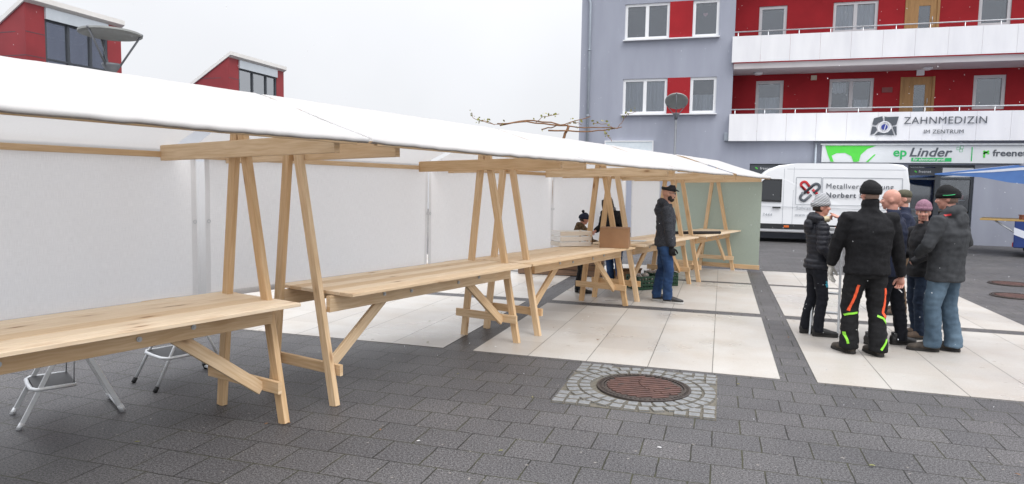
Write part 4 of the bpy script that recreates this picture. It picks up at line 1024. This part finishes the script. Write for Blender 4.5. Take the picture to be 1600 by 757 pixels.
def remesh(mb,voxel,it=4,fn=None):
    bmesh.ops.recalc_face_normals(mb.bm,faces=mb.bm.faces)
    me=bpy.data.meshes.new('tmp'); mb.bm.to_mesh(me); mb.bm.free(); o=bpy.data.objects.new('tmp',me); COL.objects.link(o)
    r=o.modifiers.new('r','REMESH'); r.mode='VOXEL'; r.voxel_size=voxel; r.adaptivity=0
    sm=o.modifiers.new('s','SMOOTH'); sm.iterations=it; sm.factor=.5
    bpy.context.view_layer.update(); out=bpy.data.meshes.new_from_object(o.evaluated_get(bpy.context.evaluated_depsgraph_get()))
    bpy.data.objects.remove(o); bpy.data.meshes.remove(me)
    if fn:
        nn=[v.normal.copy() for v in out.vertices]
        for v,n_ in zip(out.vertices,nn): v.co+=n_*fn(v.co)
    return out
def wrinkle(amp,sc=(9,9,16),seed=0,quilt=None):
    def f(c):
        q=Vector((c.x*sc[0]+seed,c.y*sc[1],c.z*sc[2])); w=noise.noise(q); r=amp*(1-2*abs(w))*.7+amp*.7*noise.noise(q*2.3)
        if quilt and c.z>quilt[1]: r+=quilt[0]*(abs(math.sin(c.z*PI/quilt[2]))**.5-.6)
        return r
    return f
def ik(a,b,l1,l2,pole):
    a,b,pole=Vector(a),Vector(b),Vector(pole); d=b-a; L=min(d.length,(l1+l2)*.999); dn=d.normalized(); x=(l1*l1-l2*l2+L*L)/(2*L); h=math.sqrt(max(0,l1*l1-x*x))
    p=(pole-dn*pole.dot(dn)).normalized(); return a+dn*x+p*h
def hand(mb,w,d,pn,m,side,curl=.5,sc=1.0,point=False):
    """w wrist, d along the hand, pn the way the palm faces, side +1 when the thumb lies on d x pn"""
    d=Vector(d).normalized(); pn=Vector(pn); pn=(pn-d*pn.dot(d)).normalized(); s=d.cross(pn)*side; w=Vector(w)
    mb.loft([w-d*.02,w+d*.015*sc,w+d*.05*sc,w+d*.088*sc],[(.024*sc,.018*sc),(.03*sc,.017*sc),(.040*sc,.016*sc),(.039*sc,.012*sc)],m,10,True,True,ref=s)
    for k,(off,ln) in enumerate(((.029,.072),(.010,.080),(-.010,.074),(-.028,.058))):
        b=w+d*.078*sc+s*off*sc; cv=curl if not (point and k==0) else .05
        p=[b]; ang=0
        for q in (.45,.32,.23):
            ang+=cv*.8; p.append(p[-1]+(d*math.cos(ang)+pn*math.sin(ang)+s*off*1.2)*ln*q*sc)
        mb.tube(p,[.0098*sc,.0095*sc,.0088*sc,.006*sc],m,7)
    b=w+d*.028*sc+s*.026*sc; t1=b+(s*.7+d*.6+pn*.35)*.034*sc; t2=t1+(d*.85+s*.2+pn*.45)*.032*sc; t3=t2+(d*.9+pn*.4)*.02*sc
    mb.tube([b,t1,t2,t3],[.014*sc,.0115*sc,.0105*sc,.007*sc],m,7)
def decal(target,parent,pts,w,m,name,dirn=(0,1,0),off=.004,start=1.0,label=None):
    """a ribbon laid on a garment: pts are (x,z) seen along dirn, cast on to the surface"""
    dv=Vector(dirn).normalized(); sx=Vector((dv.y,-dv.x,0)); mb=MB(); rows=[]; fine=[]
    for (a,b) in zip(pts,pts[1:]):
        for k in range(5): fine.append((a[0]+(b[0]-a[0])*k/5,a[1]+(b[1]-a[1])*k/5))
    fine.append(pts[-1])
    for i,(x,z) in enumerate(fine):
        q=fine[min(i+1,len(fine)-1)]; p0=fine[max(i-1,0)]; t=Vector((q[0]-p0[0],q[1]-p0[1])); t.normalize(); nrm=Vector((-t.y,t.x))
        row=[]
        for e in (-.5,.5):
            xx,zz=x+nrm.x*w*e,z+nrm.y*w*e
            ok,loc,no,_=target.ray_cast(sx*xx+Vector((0,0,zz))-dv*start,dv)
            if not ok: row=None; break
            row.append((loc+no*off,loc-no*.002))
        rows.append(row)
    for r0,r1 in zip(rows,rows[1:]):
        if not r0 or not r1: continue
        (a,a2),(b,b2)=r0; (c,c2),(d,d2)=r1
        for q in ((a,b,d,c),(a,c,c2,a2),(b,b2,d2,d)): mb.quad(q,m)
    if len(mb.bm.faces)==0: mb.bm.free(); return
    return mb.build(name,parent,label)
def person(label,loc,rz,H,feet,arms,skin,jacket,trousers,shoe,head=(0,0),lean=0.0,girth=1.0,hipz=.92,hat=None,hair=None,hood=None,collar=None,hem=.80,gloves=None,beard=None,glasses=False,scarf=None,quilt=None,
           legw=1.0,ankle=.062,knee=(0,.03,0),curl=.55,point=None,sole=None,jw=.009,extra=None,legl=None,female=False):
    sc=H/1.78; t=thing('person',label,'person',loc,rz,None); t.scale=(sc,)*3
    g=girth; B=(skin,)
    fl,fr=[Vector((f[0],f[1],0)) for f in feet]; mid=(fl+fr)/2
    hip=Vector((mid.x*.8,mid.y*.8,hipz)); ld=Vector((0,lean,0))
    tz=lambda z: hip*1.0+ld*max(0,(z-hipz)/.5) - Vector((0,0,hipz)) + Vector((0,0,z-(.0 if lean<.1 else lean*.25*max(0,(z-hipz)/.5))))
    shw=.185 if not female else .165
    SH=[tz(1.415)+Vector((-shw*g**.5,0,0)),tz(1.415)+Vector((shw*g**.5,0,0))]
    W=[Vector(a['wrist']) for a in arms]; 
    EL=[ik(SH[i],W[i],.285,.262,arms[i].get('pole',(-.4 if i==0 else .4,-1,-.3))) for i in (0,1)]
    HJ=[hip+Vector((-.092,0,-.02)),hip+Vector((.092,0,-.02))]
    AN=[fl+Vector((0,-.02,.09)),fr+Vector((0,-.02,.09))]
    fdir=[Vector((-math.sin(f[2]),math.cos(f[2]),0)) for f in feet]
    KN=[ik(HJ[i],AN[i],.412,.404,fdir[i]+Vector((-.12 if i==0 else .12,0,0))) for i in (0,1)]
    neck=tz(1.50); hc=tz(1.652)+Vector((0,.022,0)); hrot=Matrix.Rotation(head[0],3,'Z')@Matrix.Rotation(head[1],3,'X')
    hp=lambda x,y,z: neck+Vector((0,.012,.03))+hrot@(Vector((x,y,z))+hc-neck-Vector((0,.012,.03)))
    # ---- body: one continuous surface
    mb=MB(); fw=.92 if female else 1
    mb.loft([tz(z) for z in (.84,.94,1.08,1.25,1.38,1.455,1.50)],[(.15,.11),(.165,.12),(.14*g,.10*g),(.165*g**.5,.112*g),(.155,.098),(.09,.07),(.055,.058)],skin,16,ref=(1,0,0))
    for i in (0,1):
        mb.tube([HJ[i]+Vector((0,0,.03)),HJ[i].lerp(KN[i],.5),KN[i],KN[i].lerp(AN[i],.4),AN[i]],[.088,.072,.054,.052,.036],skin,10)
        mb.tube([AN[i],AN[i]-Vector((0,0,.03)),AN[i]-Vector((0,0,.045))+fdir[i]*.08],[.034,.026,.015],skin,8)
        mb.tube([SH[i]+Vector((.05 if i==0 else -.05,0,.0)),SH[i],SH[i].lerp(EL[i],.5),EL[i],EL[i].lerp(W[i],.35),W[i]],[.05,.055,.048,.039,.038,.026],skin,10)
    mb.loft([neck-Vector((0,0,.04)),neck+Vector((0,.004,.03)),hp(0,-.022,-.06)],[(.062,.062),(.055,.057),(.055,.058)],skin,12,ref=(1,0,0))
    mb.ball(hp(0,-.008,.02),(.074,.094,.098),skin,18,14,hrot); mb.ball(hp(0,.022,-.045),(.058,.068,.07),skin,14,10,hrot); mb.ball(hp(0,.052,-.088),(.032,.03,.026),skin,10,8,hrot)
    mb.loft([hp(0,.078,.018),hp(0,.092,-.008),hp(0,.106,-.03),hp(0,.088,-.044)],[(.010,.012),(.012,.013),(.017,.015),(.010,.008)],skin,8,ref=hrot@Vector((1,0,0)))
    for sx in (-1,1): mb.ball(hp(sx*.076,-.012,-.01),(.011,.022,.034),skin,8,6,hrot); mb.ball(hp(sx*.034,.072,-.025),(.026,.02,.024),skin,8,6,hrot)
    me=remesh(mb,.0095,3)
    mb=MB(); mb.add_mesh(me,skin)
    for sx in (-1,1):
        mb.ball(hp(sx*.031,.079,.008),(.013,.008,.0085),EYEW,8,6,hrot); mb.ball(hp(sx*.031,.0855,.008),(.0062,.004,.0065),EYED,8,6,hrot)
        mb.box(hp(sx*.032,.084,.029),(.034,.008,.007),BROW,hrot@Matrix.Rotation(sx*-.1,3,'Y'),.002)
    mb.ball(hp(0,.083,-.066),(.023,.009,.0065),LIP,10,6,hrot)
    for i in (0,1):
        a=arms[i]
        if a.get('hide'): continue
        hd=Vector(a.get('dir',(W[i]-EL[i]).normalized())); pn=Vector(a.get('palm',(1 if i==0 else -1,0,0)))
        thumb=Vector(a.get('thumb',(0,1,0))); dd=hd.normalized(); pp=(pn-dd*pn.dot(dd)).normalized(); side=1 if dd.cross(pp).dot(thumb)>0 else -1
        if not (gloves and a.get('glove',True)): hand(mb,W[i],hd,pn,skin,side,a.get('curl',curl),1.0,a.get('point',False))
        else:
            gm=MB(); hand(gm,W[i],hd,pn,gloves,side,a.get('curl',curl),1.22); gm.tube([W[i]-dd*.05,W[i]+dd*.01],[.040,.037],gloves,10); gm.build('glove',t)
    mb.build('body',t,fix=False)
    # ---- trousers
    mb=MB(); lw=legw
    mb.loft([tz(z) if z>=hipz else hip+Vector((0,0,z-hipz)) for z in (.80,.88,.96,1.04)],[(.145*g**.4,.12*g**.4),(.162*g**.35,.13*g**.35),(.150*g**.35,.115*g**.35),(.13*g**.35,.10*g**.35)],trousers,16,ref=(1,0,0))
    for i in (0,1):
        a0=HJ[i]+Vector((0,-.005,.02))
        mb.tube([a0,a0.lerp(KN[i],.45),KN[i],KN[i].lerp(AN[i],.5)+Vector((0,-.012,0)),AN[i]+Vector((0,-.005,.03)),AN[i]+Vector((0,.0,-.035))],[.104*lw,.09*lw,.074*lw,.07*lw,ankle*1.05,ankle*1.1],trousers,12)
    me=remesh(mb,.012,3,wrinkle(jw*1.15,(7,7,12),hash(label)%50))
    tm=MB(); tm.add_mesh(me,trousers); tr=tm.build('trousers',t,fix=False)
    # ---- jacket
    jm,mb=jacket,MB(); jg=g; hz=hem
    torso=[(hz,.198+.12*(legw-1),.158),(hz+.10,.196,.155),(1.02,.176*jg**.5,.138*jg**.5),(1.15,.18*jg**.6,.138*jg),(1.29,.198*jg**.5,.142*jg),(1.385,.185*jg**.4,.122*jg**.5),(1.45,.125,.092),(1.50,.078,.080)]
    if female: torso=[(hz,.196,.155),(hz+.10,.186,.146),(1.02,.15,.118),(1.15,.158,.125),(1.27,.172,.145),(1.375,.162,.112),(1.45,.11,.085),(1.50,.075,.078)]
    mb.loft([(tz(z) if z>=hipz else hip+Vector((0,0,z-hipz))) for z,_,_ in torso],[(a*1.0*(g**.35),b*(g**.35)) for _,a,b in torso],jm,20,ref=(1,0,0))
    for i in (0,1):
        wd=(W[i]-EL[i]).normalized(); inn=Vector((.06 if i==0 else -.06,0,-.01))
        mb.tube([SH[i]+inn,SH[i]+Vector((0,0,-.005)),SH[i].lerp(EL[i],.5),EL[i],EL[i].lerp(W[i],.5),W[i]-wd*.01],[.066,.079*g**.4,.070*g**.4,.063*g**.3,.056*g**.3,.045],jm,12)
    if collar: mb.loft([tz(1.46),tz(1.52)+Vector((0,.006,0)),tz(1.46+collar)+Vector((0,.012,0))],[(.088,.088),(.080,.082),(.077,.080)],jm,14,ref=(1,0,0))
    if hood:
        P=[]; 
        for k in range(9):
            a=PI*(-.12+1.24*k/8); P.append(tz(1.475)+Vector((.102*math.cos(a),-.035-.075*math.sin(a)+.03,.035*math.sin(a)+.01)))
        mb.tube(P,[.030]+[.043+.022*math.sin(PI*k/8)*hood for k in range(1,8)]+[.030],jm,10)
        mb.ball(tz(1.40)+Vector((0,-.125,.0)),(.11,.055,.10*hood),jm,14,10)
    me=remesh(mb,.012,3,wrinkle(jw,(5.5,5.5,10),hash(label)%37+3,quilt))
    jb=MB(); jb.add_mesh(me,jm); ja=jb.build('jacket',t,fix=False)
    # ---- shoes
    for i in (0,1):
        rot=Matrix.Rotation(feet[i][2],3,'Z'); o=(fl,fr)[i]; q=lambda y,z: o+rot@Vector((0,y*1.07,z*1.12))
        mb=MB(); mb.loft([q(-.085,.055),q(-.075,.055),q(-.02,.056),(q(.05,.050)),q(.12,.040),q(.175,.034),q(.20,.030)],[(.025,.034),(.041,.052),(.045,.057),(.048,.049),(.051,.038),(.043,.031),(.017,.018)],shoe,12,ref=rot@Vector((1,0,0)))
        mb.tube([q(-.03,.05),q(-.035,.125)],[.044,.046],shoe,12); sh=mb.build('shoe',t)
        mb=MB(); out=[(.0,-.088),(.028,-.08),(.038,-.04),(.034,.02),(.046,.09),(.046,.14),(.034,.185),(.0,.208),(-.034,.185),(-.044,.14),(-.044,.09),(-.034,.02),(-.038,-.04),(-.028,-.08)]
        mb.prism(out,.002,.026,sole or SOLEB,lambda u,v,d:o+rot@Vector((u*1.14,v*1.08,d*1.15)),.004,1); mb.build('sole',sh)
    # ---- head wear
    R1=hrot@Vector((1,0,0))
    if hat:
        kind,hm=hat[0],hat[1]
        mb=MB()
        if kind=='beanie':
            z0=hat[2] if len(hat)>2 else .03; sl=hat[3] if len(hat)>3 else 0
            P=[hp(0,-.01,z0-.005),hp(0,-.012,z0+.03),hp(0,-.016,z0+.065),hp(0,-.022-sl*.3,z0+.095),hp(0,-.03-sl*.7,z0+.115),hp(0,-.035-sl,z0+.124)]
            mb.loft(P,[(.090,.113),(.094,.116),(.090,.111),(.073,.091+sl*.3),(.042,.055),(.013,.018)],hm,22,ref=R1)
            hb=mb.build('hat',t)
            mb=MB(); mb.loft([hp(0,-.008,z0-.012),hp(0,-.009,z0+.008),hp(0,-.012,z0+.038),hp(0,-.012,z0+.042)],[(.091,.114),(.098,.121),(.098,.120),(.092,.114)],hm,22,ref=R1); mb.build('cuff',hb)
            if len(hat)>4: mb=MB(); mb.ball(hp(0,-.05,z0+.15),.035,hat[4],12,9); mb.build('pompom',hb)
        elif kind=='flat':
            mb.loft([hp(0,-.01,.045),hp(0,-.008,.062),hp(0,.0,.085),hp(0,.0,.105),hp(0,-.01,.116)],[(.082,.104),(.090,.114),(.090,.112),(.068,.085),(.02,.03)],hm,20,ref=R1); hb=mb.build('flat_cap',t)
            mb=MB(); mb.loft([hp(0,.07,.066),hp(0,.105,.058),hp(0,.135,.048),hp(0,.15,.042)],[(.075,.014),(.068,.012),(.048,.008),(.02,.004)],hm,14,ref=R1); mb.build('brim',hb)
        elif kind=='cap':
            mb.loft([hp(0,-.01,.03),hp(0,-.012,.07),hp(0,-.012,.11),hp(0,-.012,.132),hp(0,-.012,.138)],[(.083,.105),(.085,.106),(.072,.09),(.04,.05),(.01,.012)],hm,20,ref=R1); hb=mb.build('cap',t)
            mb=MB(); mb.loft([hp(0,.07,.038),hp(0,.12,.030),hp(0,.165,.018)],[(.07,.007),(.066,.006),(.03,.004)],hm,14,ref=R1); mb.build('brim',hb)
    if hair:
        mb=MB()
        if hair=='long':
            mb.loft([hp(0,-.02,.125),hp(0,-.025,.10),hp(0,-.03,.03),hp(0,-.04,-.06),hp(0,-.05,-.16),hp(0,-.05,-.24)],[(.03,.04),(.07,.085),(.09,.098),(.095,.088),(.10,.07),(.07,.04)],HAIRD,16,ref=R1)
            for sx in (-1,1): mb.tube([hp(sx*.055,.06,.085),hp(sx*.082,.04,.0),hp(sx*.085,.03,-.10),hp(sx*.08,.03,-.2)],[.022,.024,.028,.015],HAIRD,8)
        if hair=='nape':
            mb.loft([hp(0,-.035,-.055),hp(0,-.028,.0),hp(0,-.022,.04)],[(.06,.062),(.074,.077),(.076,.084)],HAIRG,16,ref=R1)
        if hair=='tail': 
            mb.loft([hp(0,-.04,-.055),hp(0,-.03,.0),hp(0,-.02,.04)],[(.064,.064),(.078,.08),(.078,.086)],HAIRD,16,ref=R1)
        mb.build('hair',t)
    if beard:
        mb=MB(); mb.ball(hp(0,.045,-.088),(.052,.045,.036),beard,14,10,hrot); mb.ball(hp(0,.088,-.052),(.026,.012,.007),beard,10,6,hrot)
        for sx in (-1,1): mb.ball(hp(sx*.05,.022,-.065),(.016,.035,.04),beard,8,6,hrot)
        mb.build('beard',t)
    if glasses:
        mb=MB()
        for sx in (-1,1):
            P=[hp(sx*.034+.026*math.cos(2*PI*k/12),.098,.006+.020*math.sin(2*PI*k/12)) for k in range(13)]; mb.tube(P,.003,DARK,5); mb.tube([hp(sx*.06,.096,.012),hp(sx*.08,.0,.012)],.003,DARK,5)
        mb.tube([hp(-.008,.099,.010),hp(.008,.099,.010)],.003,DARK,5); mb.build('glasses',t)
    if scarf:
        mb=MB(); P=[tz(1.50)+Vector((.085*math.cos(2*PI*k/14),.02+.085*math.sin(2*PI*k/14),.012*math.sin(3*k))) for k in range(15)]; mb.tube(P,.036,scarf,9,False); mb.build('scarf',t)
    return t,ja,tr,hp,tz
def H_(x,z,y=.03,**k): return dict(wrist=(x,y,z),**k)
# man in flat cap, standing in front of the stalls in profile
t,ja,tr,hp,tz=person('bearded man in grey flat cap, charcoal hoodie and blue jeans, standing by stalls',(-.80,10.38,.005),R(-84),1.745,[(-.09,-.06,.1),(.10,.10,-.22)],
    [H_(-.20,.86,.12,hide=True),H_(.215,.86,.10,pole=(.5,-1,0),palm=(-1,.2,0),curl=.9)],SKIN,HOODIE,JEANS,SHOEB,head=(R(-4),R(-3)),hat=('flat',CAPG),beard=BEARD,glasses=True,hood=.95,hem=.86,gloves=GLOVEB,sole=SOLEW,legw=.98,ankle=.066,girth=1.02)
for k in range(3):
    mb=MB(); mb.beam((.15,.10+.028*k+.03,.035),(.137,.10+.028*k+.055,.075),.006,.012,SOLEW); mb.build('shoe_stripe',t)
# woman with striped hat
t,ja,tr,hp,tz=person('woman in grey striped knit hat and black quilted puffer jacket',(1.09,8.66,.005),R(-80),1.625,[(-.09,-.05,.05),(.085,.06,-.12)],
    [H_(-.14,.98,.20,hide=True),H_(.17,.98,.18,pole=(.5,-1,0),hide=True)],SKINP,PUFF,BLACKT2,SHOEB,head=(R(-3),R(2)),hat=('beanie',KNITS,.022,.035),hair='tail',hood=1.1,hem=.87,scarf=CREAM,quilt=(.011,.88,.062),female=True,jw=.005,legw=.93,ankle=.06)
decal(tr,t,[(.155,.78),(.075,.70)],.028,CYAN,'pocket_trim',(-1,0,0)); decal(tr,t,[(.13,.69),(.075,.66)],.05,CYAN,'pocket_trim',(-1,0,0))
# big man in black fleece seen from behind
t,ja,tr,hp,tz=person('big man in black fleece and orange striped work trousers seen from behind, one white glove',(1.475,7.86,.005),R(14),1.80,[(-.15,-.0,R(18)),(.10,-.10,R(6))],
    [H_(-.325,.90,.10,pole=(-1,-.6,0),dir=(.02,.05,-1),palm=(.6,-.6,0),thumb=(.6,.8,0),curl=.35),H_(.375,.80,.05,pole=(1,-.8,0),dir=(-.05,.05,-1),palm=(-.5,-.5,0),thumb=(-.6,.8,0),curl=.75,glove=False)],SKINP,FLEECE,BLACKT,SHOEG,head=(R(8),0),hat=('beanie',KNITB,.010),hair='nape',collar=.135,hem=.84,girth=1.22,legw=1.12,ankle=.085,jw=.010,gloves=GLOVEW)
M=tr.data
for sx,a in ((-1,[(-.13,.73),(-.15,.60),(-.19,.45)]),(1,[(.135,.70),(.14,.56),(.12,.45),(.15,.40)])): decal(tr,tr,a,.026,NEONO,'orange_stripe')
for a in ([(-.24,.39),(-.19,.42),(-.10,.435)],[(-.23,.26),(-.21,.19),(-.19,.115)],[(.06,.42),(.12,.395),(.17,.33)],[(.15,.19),(.12,.13),(.09,.08)]): decal(tr,tr,a,.02,NEONG,'green_stripe')
mb=MB(); mb.tube([(.345,.07,.70),(.36,-.02,.655)],.005,PAPER,6); o=mb.build('cigarette',None); o.matrix_world=t.matrix_world if False else Matrix.Translation((1.475,7.86,.005))@Matrix.Rotation(R(14),4,'Z'); tag(o,'thin white cigarette held in right hand of big man in fleece','cigarette')
# bald man behind, pointing to the left
person('bald man in navy jacket behind big man, pointing left',(1.79,8.42,.005),R(62),1.735,[(-.10,.10,R(-110)),(.11,-.12,R(-130))],
    [H_(-.17,1.43,.50,pole=(-.6,0,-1),palm=(0,0,-1),thumb=(1,0,0),curl=1.1,point=True),H_(.24,.88,.06,hide=True)],SKINP,NAVYJ,BLACKT2,SHOEB,head=(R(10),0),collar=.05,girth=1.1)
# man with olive cap farther back
person('man in olive cap, navy jacket and brown trousers behind the bald man',(2.42,10.6,.005),R(80),1.73,[(-.10,.0,R(10)),(.11,.04,R(-12))],
    [H_(-.20,.95,.20,hide=True),H_(.20,.95,.20,hide=True)],SKINP,NAVYJ,BROWNT,SHOET,head=(R(12),0),hat=('cap',OLIVEC),hair='nape',collar=.05,girth=1.1,hem=.86)
# woman in the lilac hat facing the camera
person('woman in lilac knit hat and black jacket, face turned to the camera',(2.24,8.95,.005),R(112),1.585,[(-.10,.04,R(-6)),(.12,-.06,R(-18))],
    [H_(-.15,1.0,.25,hide=True),H_(.17,1.0,.22,hide=True)],SKINP,BLACKJ,JEANSD,SHOET,head=(R(52),R(-4)),hat=('beanie',KNITL,.034),hair='tail',collar=.05,female=True,scarf=WHITECL if False else None,hem=.82,legw=1.0,girth=1.08)
# man in grey jacket and black beanie
t,ja,tr,hp,tz=person('man in dark grey hooded jacket, black beanie with green line and faded jeans',(2.31,8.27,.005),R(50),1.765,[(-.11,.06,R(38)),(.11,-.05,R(20))],
    [H_(-.17,1.03,.22,pole=(-1,-.7,-.1),hide=True),H_(.22,1.02,.14,pole=(1,-.9,0),hide=True)],SKINP,GREYJ,JEANSG,SHOEG,head=(R(22),R(-4)),hat=('beanie',KNITB,.014),hair='nape',hood=1.2,collar=.06,hem=.77,girth=1.24,legw=1.12,ankle=.08,jw=.008)
mb=MB(); mb.tube([hp(-.100,.035,.034),hp(-.103,.0,.032),hp(-.099,-.04,.034),hp(-.086,-.075,.038)],.0045,GREENT,6); mb.build('hat_line',t)
decal(ja,t,[(-.12,1.47),(-.06,1.485)],.018,REDT,'zip_trim',(.6,.8,0))
# two people behind the fourth stall
person('dark haired woman in black jacket and grey scarf, bending over table behind the stalls',(-1.76,12.0,.005),R(150),1.62,[(-.10,0,0),(.10,.02,0)],
    [H_(-.22,1.02,.34,palm=(0,0,-1)),H_(.20,1.03,.38,palm=(0,0,-1))],SKINP,BLACKJ,JEANS,SHOEB,head=(R(10),R(-22)),hair='long',scarf=SCARFG,lean=.16,hem=.82,female=True)
person('child in dark bobble hat and brown camouflage jacket behind the stalls',(-2.12,10.72,.005),R(-62),1.28,[(-.10,0,0),(.10,.03,0)],
    [H_(-.16,1.10,.36,pole=(-1,-.5,-.6),palm=(0,0,-1)),H_(.16,1.12,.36,pole=(1,-.5,-.6),palm=(0,0,-1))],SKINP,OLIVEJ,BLACKT,SHOEB,head=(0,R(-8)),hat=('beanie',NAVYJ,.015,0,KNITB),hair='tail',hood=1.2,hem=.82,girth=1.05)
# white step ladder standing among the group
def ladder():
    t=thing('tall_ladder','white aluminium ladder between woman in striped hat and big man','ladder',(1.255,8.93,.005),R(80))
    for yy in (-.15,.15):
        mb=MB(); mb.beam((0,yy,0),(-.10,yy*.85,1.25),.024,.05,ALU,up=(1,0,0)); mb.build('rail',t); mb=MB(); mb.beam((-.30,yy,0),(-.13,yy*.85,1.22),.02,.035,ALU,up=(1,0,0)); mb.build('rear_leg',t)
    for k in range(1,5):
        mb=MB(); mb.box((-.08*.24*k-.03,0,.24*k),(.09,.28,.02),ALU); mb.build('step',t)
    mb=MB(); mb.box((-.12,0,1.25),(.16,.28,.03),ALU); mb.build('platform',t)
ladder()

def sleet():
    rn=random.Random(77); mb=MB(); m=mb.mi(SNOW)
    for i in range(1500):
        d=rn.uniform(3.6,18); a=R(rn.uniform(-56,24)); z=rn.uniform(.1,1.68+d*.42)
        p=Vector((math.sin(a)*d,math.cos(a)*d,z)); k=p-P0
        if -.75<k.dot(RB)<1.6 and z<2.5: continue
        r=rn.uniform(.0012,.0034)*min(1,d/8)**.5; mb.ball(p,(r,r,r*rn.uniform(1,2.2)),SNOW,5,3,Matrix.Rotation(rn.uniform(-.4,.4),3,'Y'))
    struct(mb.build('falling_sleet'),'stuff')
sleet()
def litter():
    rn=random.Random(31); mb=MB()
    for i in range(34):
        x,y=rn.uniform(-3.6,3.2),rn.uniform(2.6,9.5); a=rn.uniform(0,6.3); q=Matrix.Rotation(a,3,'Z'); r=rn.uniform(.008,.022)
        m=rn.choice((BARK,LEAF,BARK,PAPER)); c=Vector((x,y,.011))
        mb.face([mb.bm.verts.new(c+q@Vector(v)*r) for v in ((0,-1,0),(.45,-.3,.12),(.4,.5,.2),(0,1.2,.05),(-.4,.5,.25),(-.45,-.3,.1))],mb.mi(m))
    struct(mb.build('leaf_litter'),'stuff')
litter()
